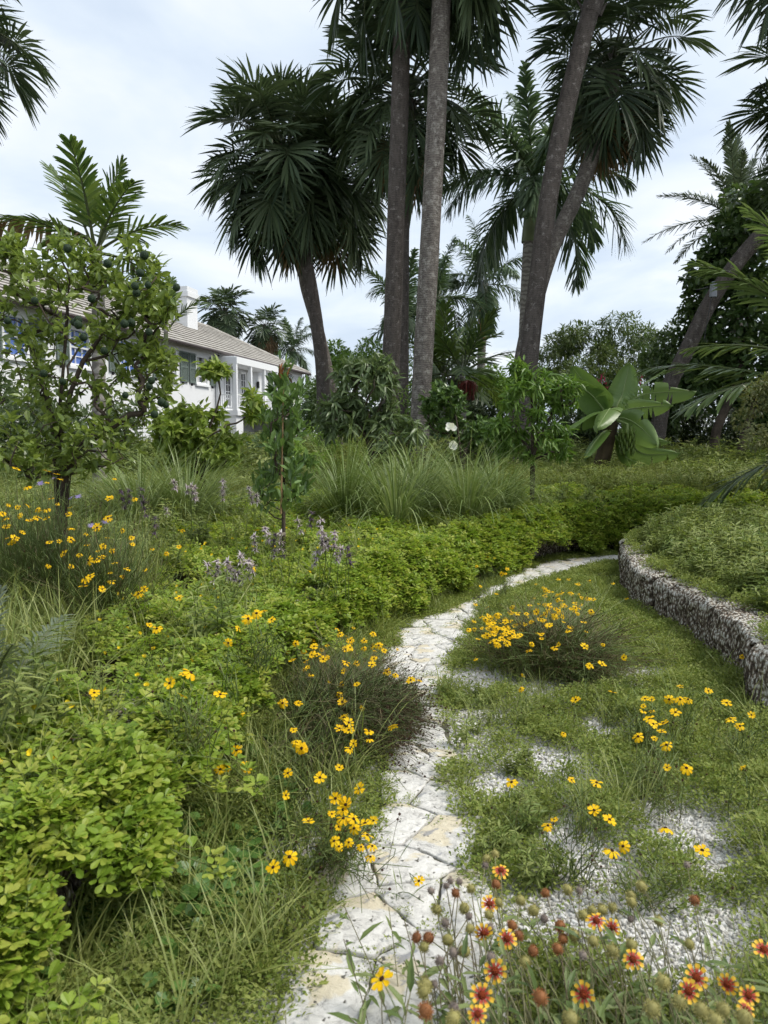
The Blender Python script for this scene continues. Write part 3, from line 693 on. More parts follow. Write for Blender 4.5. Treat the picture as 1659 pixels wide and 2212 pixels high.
def line(pts, y0, y1=None, zb=.3):                   # trunk line through picture points, from distance y0 (foot) to y1 (top)
    y1 = y0 if y1 is None else y1; n = len(pts)
    P = [D(u, v, y0 + (y1 - y0) * k / (n - 1)) for k, (u, v) in enumerate(pts)]
    if P[0][2] > zb + .05: P = [P[0] + (P[0] - P[1]) * min(.8, (P[0][2] - zb) / (P[1][2] - P[0][2]))] + P; P[0][2] = zb
    return P
# the two big trunks in the middle and the one behind, whose crown shows between them
sabal('dark fan palm with the thicker of the two central trunks, crown above the picture', line([(840, 900), (848, 700), (856, 450), (864, 220), (870, 0), (874, -175)], 15.2), .175, 40, 1.12, 1, dead=0, clear=True)
sabal('pale mottled fan palm trunk rising beside the white flowers, crown above the picture', line([(905, 960), (917, 720), (931, 480), (943, 250), (954, 0), (962, -195)], 14.2), .18, 40, 1.12, 2, bark=M_barkl, dead=0, clear=True)
sabal('fan palm behind the central trunks with its drooping crown showing between them', line([(866, 900), (866, 700), (868, 500), (872, 340), (876, 215)], 17.5), .18, 46, 1.05, 3, dead=2)
sabal('leaning fan palm of the pair by the house, dark trunk in front', line([(700, 925), (696, 800), (684, 700), (664, 580), (638, 460), (612, 360)], 19.5), .17, 66, 1.12, 4, dead=2)
sabal('leaning pale fan palm of the pair by the house, trunk curving behind', line([(722, 890), (705, 790), (684, 700), (656, 590), (672, 490), (710, 385)], 21), .16, 54, 1.08, 5, bark=M_barkl, dead=2)
sabal('dark fan palm trunk leaning up past the banana plant, crown above the picture', line([(1125, 1000), (1140, 800), (1158, 640), (1185, 430), (1215, 270), (1250, 120), (1290, -20), (1440, -470)], 14.5, 15.5), .18, 30, 1.1, 6, dead=0, clear=True)
sabal('sharply leaning fan palm with a full ragged crown beside the royal palm', line([(1110, 960), (1128, 780), (1160, 640), (1195, 530), (1242, 430), (1278, 340), (1302, 250), (1322, 150)], 17, 18), .18, 48, 1.02, 7, bark=M_barkl, dead=4)
sabal('fan palm entering from the upper left corner of the picture', line([(-260, 900), (-220, 600), (-180, 300), (-150, 60)], 15), .2, 46, 1.0, 8)
sabal('fan palm at the upper right edge with fronds hanging over the dark tree', line([(1850, 900), (1830, 600), (1835, 400), (1815, 195)], 16), .2, 44, .95, 9)
sabal('fan palm high in the upper right corner, only frond tips showing', line([(1900, 900), (1860, 400), (1830, 100), (1800, -150)], 14), .2, 30, 1.0, 10)
sabal('bushy fan palm behind the house roof beside the chimney', line([(500, 860), (492, 760), (485, 680)], 60), .22, 44, 1.12, 11, far=True)
sabal('fan palm behind the house with a brown skirt of dry fronds', line([(600, 820), (585, 770), (572, 712)], 62), .22, 34, .95, 12, dead=20, far=True)
sabal('small distant fan palm behind the red fruited palm', line([(985, 880), (982, 850), (980, 825)], 30), .15, 26, .9, 13, far=True)

FEA = {}
def feather(kind, i, s):
    k = (kind, i, s)
    if k not in FEA:
        e = R([84, 66, 48, 30, 12, -8, -30][i])
        if kind == 'royal': m = feather_frond(e, i * 5 + s, 3.3, 70, .8, .034, .75, 1.35, .5)
        elif kind == 'young': m = feather_frond(e, i * 5 + s, 1.75, 27, .55, .025, .18, .8, .2, .22)
        elif kind == 'date': m = feather_frond(e, i * 5 + s, 3.4, 64, .46, .026, .5, .8, .1, .08)
        elif kind == 'cane': m = feather_frond(e, i * 5 + s, 2.3, 46, .62, .02, .12, .75, .3, .15)
        elif kind == 'low': m = feather_frond(e, i * 5 + s, 1.3, 34, .3, .009, .1, .9, .35, .15)
        FEA[k] = mesh_of('frond', m, [{'royal': M_royal, 'young': M_young, 'date': M_dateleaf, 'cane': M_cane, 'low': M_low}[kind], M_stalk])
    return FEA[k]
M_dateleaf = leafmat('date_palm_leaf', [(0, (.06, .085, .055)), (1, (.11, .14, .085))], trans=.15)
M_cane = leafmat('cane_palm_leaf', [(0, (.05, .09, .028)), (.5, (.08, .13, .04)), (1, (.14, .185, .07))], trans=.25, rough=.35)
M_low = leafmat('grey_palm_leaf', [(0, (.07, .095, .055)), (1, (.15, .18, .11))], trans=.12)
def plume(label, pts, r, kind, n, size, seed, bark, shaft=1.2, name='royal_palm', cat='palm tree', group='feather palms', emax=6, tilt=None):
    rr = np.random.default_rng(seed); base = np.array(pts[0], float); P = np.array(pts, float) - base
    t = thing(name, label, cat, base, 0, group); c = P[-1]
    if len(pts) > 1 and r > 0:
        obj('trunk', trunk_mesh(P[:-1] + [c - [0, 0, shaft]] if False else P, r, r * .8, .006, seed=seed), bark, t, smooth=True)
        if shaft:
            m = MB(); S = spline(P, 60); S = S[np.linalg.norm(S - c, axis=1) < shaft]
            if len(S) < 3: S = np.linspace(c - [0, 0, shaft], c, 6)
            q = np.linspace(0, 1, len(S)); m.tube(S, r * (1.12 - .45 * q), 12); obj('crownshaft', m, M_shaft, t, smooth=True)
    for k in range(n):
        q = (k + .5) / n; i = min(emax, int(q * (emax + 1))); a = k * 2.39996 + rr.uniform(-.3, .3) + seed
        put('frond', feather(kind, i, k % 3), t, c + [.05 * math.cos(a), .05 * math.sin(a), -.1 * q], (rr.uniform(-.15, .15), rr.uniform(-.1, .1), a), size * rr.uniform(.85, 1.1))
    return t
plume('tall royal palm with ringed grey trunk behind the leaning fan palm', line([(1132, 840), (1138, 680), (1143, 560), (1150, 450), (1154, 385)], 24), .24, 'royal', 17, 1.05, 21, M_royalbark, 1.9)
rp2 = plume('shorter royal palm standing against the sky with orange torn leaf sheath', line([(1038, 860), (1041, 740), (1046, 610)], 33), .2, 'royal', 12, .82, 22, M_royalbark, 1.7)
m = MB(); q_ = np.array(D(1042, 665, 32.7)) - np.array(rp2.location); m.tube([q_, q_ + [.02, -.05, -.5], q_ + [.06, -.05, -1.0], q_ + [.16, -.1, -1.35]], [.14, .17, .16, .05], 9); obj('leaf_sheath', m, plain('orange_dry_sheath', (.32, .15, .06), .7, .2, var=.3, bscale=6), rp2, smooth=True)
plume('royal palm mostly hidden behind the pale central trunk', line([(940, 850), (941, 740), (944, 640)], 31), .2, 'royal', 11, .8, 23, M_royalbark, 1.7)
plume('royal palm whose plumes show left of the central trunks', line([(870, 850), (872, 760), (874, 690)], 27), .18, 'royal', 9, .72, 24, M_royalbark, 1.5)
plume('small feather palm at the far end of the house roof', line([(632, 830), (632, 790), (631, 755)], 66), .2, 'royal', 14, .9, 25, M_royalbark, 1.0)
plume('date palm poking up behind the dark tree', line([(1590, 800), (1592, 600), (1594, 470)], 27), .25, 'date', 26, .85, 26, M_bark, 0, name='date_palm', emax=5)
lp = plume('broad leaved feather palm rising behind the lime tree', line([(214, 900), (212, 650), (206, 530)], 11), .1, 'young', 12, .72, 31, M_royalbark, .7, name='feather_palm', emax=4)
lp2 = plume('small feather palm with fronds reaching past the chimney', line([(362, 930), (360, 850), (358, 700)], 12), .04, 'young', 4, .5, 33, M_royalbark, .5, name='feather_palm', emax=3)
cp = plume('small palm with hanging red fruit among the shrubs', line([(1003, 930), (1000, 860), (998, 800)], 19), .07, 'young', 10, .95, 32, M_royalbark, .6, name='christmas_palm', emax=5)
plume('young palm partly hidden behind the pale central trunk', line([(965, 930), (962, 860), (958, 800)], 20), .07, 'young', 10, .9, 34, M_royalbark, .6, name='christmas_palm', emax=5)
M_red = plain('red_palm_fruit', (.15, .03, .022), .4, .4)
m = MB(); c0 = D(1010, 822, 18.8) - np.array(cp.location)
for k in range(60):
    a = rng.uniform(0, 6.28); rr_ = .22 * math.sqrt(rng.random()); e_ = c0 + [rr_ * math.cos(a), rr_ * math.sin(a), -rng.uniform(.25, .5)]
    m.tube([c0, (c0 + e_) / 2 + [.6 * rr_ * math.cos(a), .6 * rr_ * math.sin(a), .1], e_], [.012, .014, .016], 3)
obj('fruit_cluster', m, M_red, cp)
# dry bronze frond on the palm behind the lime tree
put('dry_frond', mesh_of('dry_frond', feather_frond(R(30), 99, 2.2, 30, .35, .03, .9, 1.2, 1.2), [M_dead, M_stalk]), lp, Vector(D(206, 525, 11)) - lp.location, (0, 0, PI - .1), .85)['label'] = 'withered brown frond'
# leaning trunk at the right with a small light fitting strapped to it
pts = line([(1425, 905), (1445, 835), (1482, 760), (1530, 660), (1590, 570), (1659, 490), (1760, 380), (1850, 260)], 16, 15)
sabal('slanting palm trunk leaning out of the picture at the right, crown unseen', pts, .155, 24, 1.1, 41, bark=M_bark, dead=0)
tl = thing('spotlight', 'small grey spotlight strapped to the slanting palm trunk', 'light', D(1541, 628, 15.2))
m = MB(); m.tube([(0, 0, -.12), (0, 0, .12)], [.07, .065], 12); m.tube([(0, 0, .12), (0, 0, .17)], [.065, .03], 12); obj('housing', m, plain('grey_metal', (.2, .21, .23), .5, .4), tl, smooth=True)
m = MB(); m.tube([(.02, .05, .1), (-.25, .2, .05)], .012, 6); m.tube([(-.02, .02, -.1), (-.1, .1, -.9)], .008, 5); obj('cable', m, M_iron, tl)
# cane palm fronds reaching in from the right edge
cane = thing('cane_palm', 'cane palm whose long arching fronds reach in at the right edge', 'palm tree', (6.0, 9.6, .4))
for k, (e, yaw, s, z) in enumerate([(2, 3.05, 1.15, 1.6), (3, 2.95, 1.2, 1.15), (1, 2.9, 1.15, 1.6), (4, 3.35, 1.1, 1.5), (2, 3.6, 1.0, 1.9), (3, 2.5, 1.0, 1.6), (5, 3.0, 1.0, .9), (2, 1.6, 1.1, 1.5), (3, .4, 1.1, 1.5), (2, -1.0, 1.1, 1.5)]):
    put('frond', feather('cane', e, k % 3), cane, (0, 0, z + .2), (0, 0, yaw), s)
m = MB()
for k in range(4): m.tube([(.1 * k - .2, .1 * (k % 2), 0), (.08 * k - .15, .05, 2.5)], [.05, .035], 8)
obj('stem', m, M_shaft, cane, smooth=True)
# ================================================================== GROUND COVER
def leaf_tpl(prof, curl=.12, fold=.12):
    """leaf along +X of length 1; prof = [(x, halfwidth)...] between base and tip"""
    xs = [p[0] for p in prof]; n = len(prof); V = [(0, 0, 0)]
    z = lambda x: -curl * x * x
    for x, w in prof: V += [(x, w, z(x) + fold * w), (x, 0, z(x)), (x, -w, z(x) + fold * w)]
    V.append((1, 0, z(1))); T = [(0, 2, 1), (0, 3, 2)]; Q = []
    for k in range(n - 1): a = 1 + 3 * k; Q += [(a, a + 1, a + 4, a + 3), (a + 1, a + 2, a + 5, a + 4)]
    a = 1 + 3 * (n - 1); t = len(V) - 1; T += [(a, a + 1, t), (a + 1, a + 2, t)]
    Fs = [np.array(T)] + ([np.array(Q)] if Q else [])
    return np.array(V, float), Fs, np.zeros(len(V))
OBOV = leaf_tpl([(.35, .17), (.72, .27), (.93, .17)], .1, .25)
OVAT = leaf_tpl([(.3, .22), (.65, .17)], .18, .35)
LANC = leaf_tpl([(.3, .11), (.65, .09)], .25, .4)
TINY = (np.array([(0, 0, 0), (.5, .28, .06), (1, 0, 0), (.5, -.28, .06)], float), [np.array([(0, 1, 2, 3)])], np.zeros(4))
DIAM = (np.array([(0, 0, 0), (.42, .24, .05), (1, 0, -.1), (.42, -.24, .05), (.45, 0, -.02)], float), [np.array([(0, 4, 1), (1, 4, 2), (2, 4, 3), (3, 4, 0)])], np.zeros(5))
def disc_tpl(n=9):
    a = np.arange(n) * 2 * PI / n; V = np.vstack([[0, 0, -.06], np.column_stack([np.cos(a) * .5, np.sin(a) * .5, .03 * np.sin(3 * a)])])
    return V, [np.array([(0, 1 + k, 1 + (k + 1) % n) for k in range(n)])], np.zeros(n + 1)
DISC = disc_tpl()
HIDE = {}
def scatter(name, variants, P, rot, scl, label, cat, idx=None, parent=None):
    """one object: geometry nodes set the template meshes on the given points"""
    if name not in HIDE:
        c = bpy.data.collections.new(name + '_templates'); HIDE[name] = c
        for k, me in enumerate(variants): c.objects.link(bpy.data.objects.new('%s_template_%02d' % (name, k), me))
    col = HIDE[name]; n = len(P)
    me = bpy.data.meshes.new(name); me.vertices.add(n); me.vertices.foreach_set('co', np.asarray(P, np.float32).ravel())
    for nm, tp, key, val in (('rot', 'FLOAT_VECTOR', 'vector', rot), ('scl', 'FLOAT', 'value', scl), ('idx', 'INT', 'value', rng.integers(0, len(variants), n) if idx is None else idx)):
        a = me.attributes.new(nm, tp, 'POINT'); a.data.foreach_set(key, np.asarray(val, np.int32 if tp == 'INT' else np.float32).ravel())
    for v in variants:
        for m_ in v.materials:
            if m_.name not in [x.name for x in me.materials]: me.materials.append(m_)
    o = put(name, me, parent)
    ng = bpy.data.node_groups.new(name, 'GeometryNodeTree')
    ng.interface.new_socket('Geometry', in_out='INPUT', socket_type='NodeSocketGeometry'); ng.interface.new_socket('Geometry', in_out='OUTPUT', socket_type='NodeSocketGeometry')
    nn, ll = ng.nodes, ng.links
    gi, go = nn.new('NodeGroupInput'), nn.new('NodeGroupOutput'); ip = nn.new('GeometryNodeInstanceOnPoints')
    ci = nn.new('GeometryNodeCollectionInfo'); ci.inputs['Collection'].default_value = col; ci.inputs['Separate Children'].default_value = True; ci.inputs['Reset Children'].default_value = True
    def na(nm, dt):
        x = nn.new('GeometryNodeInputNamedAttribute'); x.data_type = dt; x.inputs['Name'].default_value = nm; return x.outputs['Attribute']
    ip.inputs['Pick Instance'].default_value = True
    e2r = nn.new('FunctionNodeEulerToRotation'); ll.new(na('rot', 'FLOAT_VECTOR'), e2r.inputs[0])
    ll.new(gi.outputs[0], ip.inputs['Points']); ll.new(ci.outputs[0], ip.inputs['Instance']); ll.new(na('idx', 'INT'), ip.inputs['Instance Index'])
    ll.new(e2r.outputs[0], ip.inputs['Rotation']); ll.new(na('scl', 'FLOAT'), ip.inputs['Scale']); ll.new(ip.outputs[0], go.inputs[0])
    md = o.modifiers.new('scatter', 'NODES'); md.node_group = ng
    if parent is None: tag(o, label, cat, kind='stuff')
    else: o['kind'] = 'stuff'
    return o
def rots(n, tilt=.25):
    return np.column_stack([rng.normal(0, tilt, n), rng.normal(0, tilt, n), rng.uniform(0, 6.283, n)])
def sample(x0, x1, y0, y1, dens, keep):
    n = int((x1 - x0) * (y1 - y0) * dens); x, y = rng.uniform(x0, x1, n), rng.uniform(y0, y1, n)
    inv = np.abs(x) < .56 * y + .5                       # only what the photograph can see, with a margin
    x, y = x[inv], y[inv]; k = keep(x, y); return x[k], y[k]

M_pea = leafmat('peanut_leaf', [(0, (.10, .165, .018)), (.4, (.168, .258, .03)), (.8, (.25, .335, .044)), (1, (.36, .38, .075))], trans=.38, rough=.45, spec=.35, tcol=1.6)
M_carpet = leafmat('creeping_weed_leaf', [(0, (.10, .15, .030)), (.5, (.168, .22, .048)), (1, (.26, .29, .08))], trans=.3, rough=.6, spec=.2)
M_herb = leafmat('herb_leaf', [(0, (.09, .135, .028)), (.5, (.16, .215, .05)), (1, (.26, .29, .095))], trans=.28, rough=.5, spec=.3)
M_grass = leafmat('grass_blade', [(0, (.105, .15, .032)), (.5, (.175, .22, .055)), (1, (.275, .295, .1))], trans=.25, rough=.45, spec=.3)
M_stem = plain('green_stem', (.09, .12, .03), .6, .2)
M_brown = plain('brown_stem', (.085, .055, .03), .7, .2)

def compound(mb, o, yaw, pitch, size, r, tint):          # four leaflets on a stalk
    f = eul(np.array([yaw]), np.array([pitch]))[0][:, 0]; tip = o + f * size * 1.1
    mb.tube([o, o + f * size * .6 + [0, 0, .1 * size], tip], .0011, 3, mat=1, cap=False)
    ys = yaw + np.array([.45, -.45, 1.45, -1.45]) + r.normal(0, .15, 4); pp = pitch * .3 + r.normal(.12, .25, 4)
    L = np.array([tip, tip, tip - f * size * .25, tip - f * size * .25])
    mb.inst(OBOV, eul(ys, pp, r.normal(0, .25, 4)) * (size * r.uniform(.85, 1.1, 4))[:, None, None], L, np.full(4, tint) + r.uniform(-.1, .1, 4))
def sprig(seed, n=8, spread=.065, size=.031):
    r = np.random.default_rng(seed); m = MB()
    for k in range(n):
        a = r.uniform(0, 6.28); q = spread * math.sqrt(r.random())
        compound(m, np.array([q * math.cos(a), q * math.sin(a), r.uniform(-.03, .03)]), r.uniform(0, 6.28), r.uniform(.1, .9), size * r.uniform(.75, 1.2), r, r.uniform(0, .8))
    return m
PEA = [mesh_of('peanut_sprig', sprig(k), [M_pea, M_stem]) for k in range(6)]
def creep(seed, n=30, spread=.05, size=.0125):
    r = np.random.default_rng(seed); m = MB(); a = r.uniform(0, 6.28, n); q = spread * np.sqrt(r.random(n))
    L = np.column_stack([q * np.cos(a), q * np.sin(a), r.uniform(0, .03, n) + .02 * (1 - q / spread)])
    m.inst(TINY, eul(a + r.normal(0, 1.0, n), r.uniform(-.2, .9, n), r.normal(0, .5, n)) * (size * r.uniform(.6, 1.4, n))[:, None, None], L, r.uniform(0, .6, n)); return m
CREEP = [mesh_of('creeping_sprig', creep(k), M_carpet) for k in range(6)]
def herb(seed, h=.3, pairs=7, leaf=.085, tpl=LANC, whorl=2, spread=.0, stems=1):
    r = np.random.default_rng(seed); m = MB()
    for s in range(stems):
        a0 = r.uniform(0, 6.28); lean = r.uniform(.05, .35); hh = h * r.uniform(.75, 1.1)
        b = np.array([r.uniform(-1, 1), r.uniform(-1, 1), 0]) * spread
        P = np.array([b + np.array([math.cos(a0) * lean * hh * t * t, math.sin(a0) * lean * hh * t * t, hh * t]) for t in np.linspace(0, 1, 6)])
        m.tube(P, np.linspace(.004, .0015, 6) * max(1, h / .4), 3, mat=1, cap=False)
        for k in range(pairs):
            t = .15 + .85 * (k + r.uniform(0, .5)) / pairs; x = min(4.99, t * 5); o = P[int(x)] + (P[int(x) + 1] - P[int(x)]) * (x - int(x))
            ys = k * 1.57 + a0 + np.arange(whorl) * 2 * PI / whorl + r.normal(0, .2, whorl); ln = leaf * (1.15 - .55 * t) * r.uniform(.8, 1.15, whorl)
            m.inst(tpl, eul(ys, r.normal(.35, .2, whorl), r.normal(0, .25, whorl)) * ln[:, None, None], np.repeat(o[None], whorl, 0), r.uniform(0, .7, whorl))
    return m
HERB = [mesh_of('leafy_herb', herb(k, .32, 8, .09, LANC, 3, .05, 3), [M_herb, M_stem]) for k in range(4)] + [mesh_of('leafy_herb', herb(20 + k, .26, 7, .07, OVAT, 3, .05, 3), [M_herb, M_stem]) for k in range(3)]
def tuft(seed, n=16, L=.3, w=.0028, up=1.0, seg=5):
    r = np.random.default_rng(seed); m = MB()
    for k in range(n):
        a = r.uniform(0, 6.28); e = r.uniform(.7, 1.45) * up; ll_ = L * r.uniform(.5, 1.15)
        P, es = arc(min(e, 1.5), ll_, r.uniform(.4, 1.7), seg); P = P @ eul(a).T + np.array([r.uniform(-.03, .03), r.uniform(-.03, .03), 0])
        W = np.array([-math.sin(a), math.cos(a), 0]); ww = w * r.uniform(.6, 1.3) * np.linspace(1, .12, seg)
        V, F = strip(P, np.repeat(W[None], seg, 0), ww); m.add(V, [F], r.uniform(0, .9))
    return m
TUFT = [mesh_of('grass_tuft', tuft(k), M_grass) for k in range(5)]
M_penny = leafmat('pennywort_leaf', [(0, (.05, .11, .025)), (1, (.10, .19, .04))], trans=.2, rough=.35)
def pennies(seed, n=7):
    r = np.random.default_rng(seed); m = MB(); L = np.column_stack([r.uniform(-.06, .06, n), r.uniform(-.06, .06, n), r.uniform(.03, .09, n)])
    m.inst(DISC, eul(r.uniform(0, 6.28, n), r.normal(0, .35, n), r.normal(0, .35, n)) * r.uniform(.022, .045, n)[:, None, None], L, r.uniform(0, .7, n))
    for p in L: m.tube([p * [1, 1, 0], p], .001, 3, mat=1, cap=False)
    return m
PENNY = [mesh_of('pennywort_sprig', pennies(k), [M_penny, M_stem]) for k in range(3)]

# --- peanut cover on the raised bed by the path, spilling over its wall
def pea_top(x, y):
    d = dist_poly(LWs[::4], x, y); a = vnoise(x * .9 + 3, y * .9, 31)
    want = np.where(y < 5.2, 1.15, 1.7) + 1.3 * (a - .5) + np.where(y > 8, 1.2, 0)
    left = x < -.5 - .235 * y + .5 * (vnoise(x, y * .7, 77) - .5)          # taller meadow plants stand here instead
    ok = inside(bed_l, x, y) & (d < want * 1.25) & ~((left) & (y > 2.7) & (d > .45)) & (y < 11.2)
    return ok
x, y = sample(-4, 6, .9, 11.4, 330, lambda x, y: pea_top(x, y) & (vnoise(x * 4, y * 4, 19) > .3))
ztop = lambda y: LW_H - .03 + .035 * np.clip(y - 5, 0, 8)
z = ztop(y) + .02 + .26 * vnoise(x * 1.9, y * 1.9, 9) * np.clip(.35 + dist_poly(LWs[::4], x, y), .4, 1) + rng.uniform(-.06, .02, len(x))
P1 = np.column_stack([x, y, z])
# drape: hanging sheet in front of the wall face, left open where the rock shows
k_ = rng.integers(8, 159, 16000); f_ = rng.random(16000)[:, None]; C_ = LWs[k_ - 1] * (1 - f_) + LWs[k_] * f_
tg = LWs[k_] - LWs[k_ - 1]; tg /= np.linalg.norm(tg, axis=1)[:, None]; outv = np.column_stack([tg[:, 1], -tg[:, 0]])
q = rng.random(16000) ** .8; drop = .12 + .95 * vnoise(k_ * .22, k_ * 0, 17, 2); far_ = C_[:, 1]
bulge = .05 + .25 * np.sin(np.clip(q, 0, 1) * 2.1) * (.4 + .9 * vnoise(k_ * .3, q * 2, 23, 2))
x = C_[:, 0] + outv[:, 0] * bulge; y = C_[:, 1] + outv[:, 1] * bulge; z = (ztop(y) + .06 + .14 * vnoise(k_ * .35, 0 * q, 13, 2)) * (1 - q) + .06 * q
keep = (q < drop + .28 * (far_ > 6) - .12 * (far_ < 3.4)) & (np.abs(x) < .56 * y + .4) & (vnoise(x * 5, z * 5 + y * 4, 3) > .36)
P2 = np.column_stack([x, y, z])[keep]
n3 = 260; x = rng.uniform(-1.25, -.55, n3); y = rng.uniform(1.15, 1.75, n3); k = vnoise(x * 5, y * 5, 33) > .5; x, y = x[k], y[k]
P3 = np.column_stack([x, y, .05 + .16 * rng.random(len(x))])
P = np.vstack([P1, P2, P3]); n = len(P)
run_pts = []
peanut = scatter('peanut_groundcover', PEA, P, rots(n, .3), rng.uniform(.75, 1.25, n), 'bright yellow-green peanut groundcover spilling over the low coral wall', 'groundcover')

# runners trailing from the bed over the wall
for k in range(9):
    i0 = [14, 19, 24, 30, 36, 43, 52, 64, 78][k]; o = LWs[i0]; tg1 = LWs[i0 + 1] - LWs[i0 - 1]; tg1 /= np.linalg.norm(tg1); ov_ = np.array([tg1[1], -tg1[0], 0]); rr_ = np.random.default_rng(700 + k)
    Lr = rr_.uniform(.3, .6); side = tg1 * rr_.uniform(-.25, .25)
    S_ = spline([o - ov_ * .15 + [0, 0, LW_H + .1], o + ov_ * .12 + [0, 0, LW_H + .08], o + ov_ * (.12 + .45 * Lr) + side * .6 + [0, 0, LW_H - .12], o + ov_ * (.15 + .7 * Lr) + side + [0, 0, .16 + .12 * rr_.random()]], 14)
    m = MB(); m.tube(S_, np.linspace(.0045, .002, 14), 5, mat=1)
    for p_ in S_[2:]:
        for _ in range(2): compound(m, p_, rr_.uniform(0, 6.28), rr_.uniform(.1, .9), .034 * rr_.uniform(.8, 1.3), rr_, rr_.uniform(.1, .8))
    obj('runner', m, [M_pea, M_stem], peanut)
# --- creeping weeds: thick beside the path, thinning to bare shell gravel in patches on the open side
bare = [(1050, 1560, .3), (990, 1595, .22), (1165, 1650, .33), (1075, 1700, .22), (1230, 1830, .28), (1480, 1800, .3), (1415, 1765, .18), (1040, 1475, .35), (1190, 1490, .4), (1290, 1905, .24), (1560, 1880, .2),
        (1400, 2010, .26), (1550, 1990, .24), (1250, 2010, .3), (1150, 1965, .2), (1360, 1470, .3), (1010, 1640, .16), (1470, 2110, .25), (700, 1720, .25), (760, 1560, .3), (640, 1850, .18), (1290, 1585, .2)]
bareG = [(G(u, v), r_) for u, v, r_ in bare]
def bareness(x, y):
    b = np.zeros(np.shape(x)); w = vnoise(np.asarray(x) * 7, np.asarray(y) * 7, 41)
    for c, r_ in bareG:
        d = np.hypot(x - c[0], y - c[1]) / (r_ * (.42 + .75 * w)); b = np.maximum(b, np.clip(1.6 - d * 1.3, 0, 1))
    return b
def off_path(x, y, lo=.0):
    return ~inside(path_poly, x, y) | (np.minimum(dist_poly(PLs[::3], x, y), dist_poly(PRs[::3], x, y)) < lo)
def flat(x, y): return ~inside(bed_l, x, y) & ~inside(bed_r, x, y) & (y < 10.6)
def keep_c(x, y):
    b = bareness(x, y); edge = np.minimum(dist_poly(PLs[::3], x, y), dist_poly(PRs[::3], x, y))
    lip = .07 * vnoise(x * 6, y * 6, 51) ** 1.5 * 1.5
    pr = np.clip(.85 - .84 * b, .03, 1) * np.where(vnoise(x * 2.2, y * 2.2, 61) > .30, 1, .35)
    return flat(x, y) & off_path(x, y, lip) & (rng.random(len(x)) < pr)
x, y = sample(-2.6, 6, .9, 10.6, 2000, keep_c)
hgt = np.clip(vnoise(x * 3.5, y * 3.5, 71) * 1.6 - .35, .1, 1) * .13 * (1 - bareness(x, y))
eg = np.minimum(dist_poly(PLs[::3], x, y), dist_poly(PRs[::3], x, y)); hgt = hgt * np.clip(eg / .3, .12, 1)
P = np.column_stack([x, y, H(x, y) + hgt * rng.random(len(x)) ** .4]); n = len(P)
scatter('creeping_weeds', CREEP, P, rots(n, .35), rng.uniform(.8, 1.5, n), 'fine creeping green weeds matted over the gravel beside the path', 'weeds')
# weeds rooted in the joints between flagstones
x, y = sample(-1.2, 3, 1.2, 9.5, 900, lambda x, y: inside(path_poly, x, y) & (vnoise(x * 3, y * 3, 81) > .52))
dd = np.sort(np.hypot(x[:, None] - seeds[None, :, 0], y[:, None] - seeds[None, :, 1]), axis=1); k = (dd[:, 1] - dd[:, 0]) < .022
x, y = x[k], y[k]; n = len(x)
scatter('joint_weeds', CREEP, np.column_stack([x, y, np.full(n, .012)]), rots(n, .3), rng.uniform(.35, .8, n), 'tiny weeds rooted in the joints between the flagstones', 'weeds')
# pebbles
def pebble(seed):
    r = np.random.default_rng(seed); g = (1 + 5 ** .5) / 2
    V = np.array([(-1, g, 0), (1, g, 0), (-1, -g, 0), (1, -g, 0), (0, -1, g), (0, 1, g), (0, -1, -g), (0, 1, -g), (g, 0, -1), (g, 0, 1), (-g, 0, -1), (-g, 0, 1)]) / 1.9
    V = V * r.uniform(.55, 1.2, 3) * r.uniform(.8, 1.2, (12, 1)); m = MB()
    m.add(V * .5, np.array([(0, 11, 5), (0, 5, 1), (0, 1, 7), (0, 7, 10), (0, 10, 11), (1, 5, 9), (5, 11, 4), (11, 10, 2), (10, 7, 6), (7, 1, 8), (3, 9, 4), (3, 4, 2), (3, 2, 6), (3, 6, 8), (3, 8, 9), (4, 9, 5), (2, 4, 11), (6, 2, 10), (8, 6, 7), (9, 8, 1)]))
    return m
M_peb = leafmat('shell_pebble', [(0, (.74, .73, .71)), (.6, (.64, .63, .61)), (1, (.36, .34, .3))], trans=0, rough=.8, spec=.2)
PEB = [mesh_of('pebble', pebble(k), M_peb) for k in range(5)]
x, y = sample(-1.6, 4.5, 1.0, 8.5, 6000, lambda x, y: flat(x, y) & off_path(x, y) & (rng.random(len(x)) < np.clip(bareness(x, y) * 1.3, .04, 1)))
n = len(x)
scatter('gravel', PEB, np.column_stack([x, y, H(x, y) + .004]), rng.uniform(0, 6.28, (n, 3)), rng.uniform(.008, .024, n), 'loose white shell gravel in bare patches beside the path', 'gravel')

# --- grass and taller weeds at the foot of the wall, left of the path
def left_strip(x, y): return flat(x, y) & off_path(x, y) & (x < .3 + .12 * y) & (dist_poly(PLs[::3], x, y) > .03)
x, y = sample(-2.4, 2.5, 1.0, 9, 95, lambda x, y: left_strip(x, y) & (dist_poly(PLs[::3], x, y) > .1) & (vnoise(x * 2, y * 2, 91) > .34) & (x < .35))
n = len(x)
scatter('meadow_grass', TUFT, np.column_stack([x, y, H(x, y)]), rots(n, .15), rng.uniform(.6, 1.5, n), 'long green grass between the coral wall and the path', 'grass')
x, y = sample(-2.4, 1.0, .9, 4.2, 190, lambda x, y: flat(x, y) & (dist_poly(LWs[::4], x, y) < .55) & (vnoise(x * 3, y * 3, 95) > .4) & off_path(x, y))
n = len(x)
scatter('pennywort', PENNY, np.column_stack([x, y, H(x, y) + .01]), rots(n, .15), rng.uniform(.8, 1.5, n), 'round-leaved pennywort at the shaded foot of the coral wall', 'groundcover')
x, y = sample(-2.4, 1.5, .9, 4.5, 60, lambda x, y: left_strip(x, y) & (vnoise(x * 3, y * 3, 99) > .5))
n = len(x)
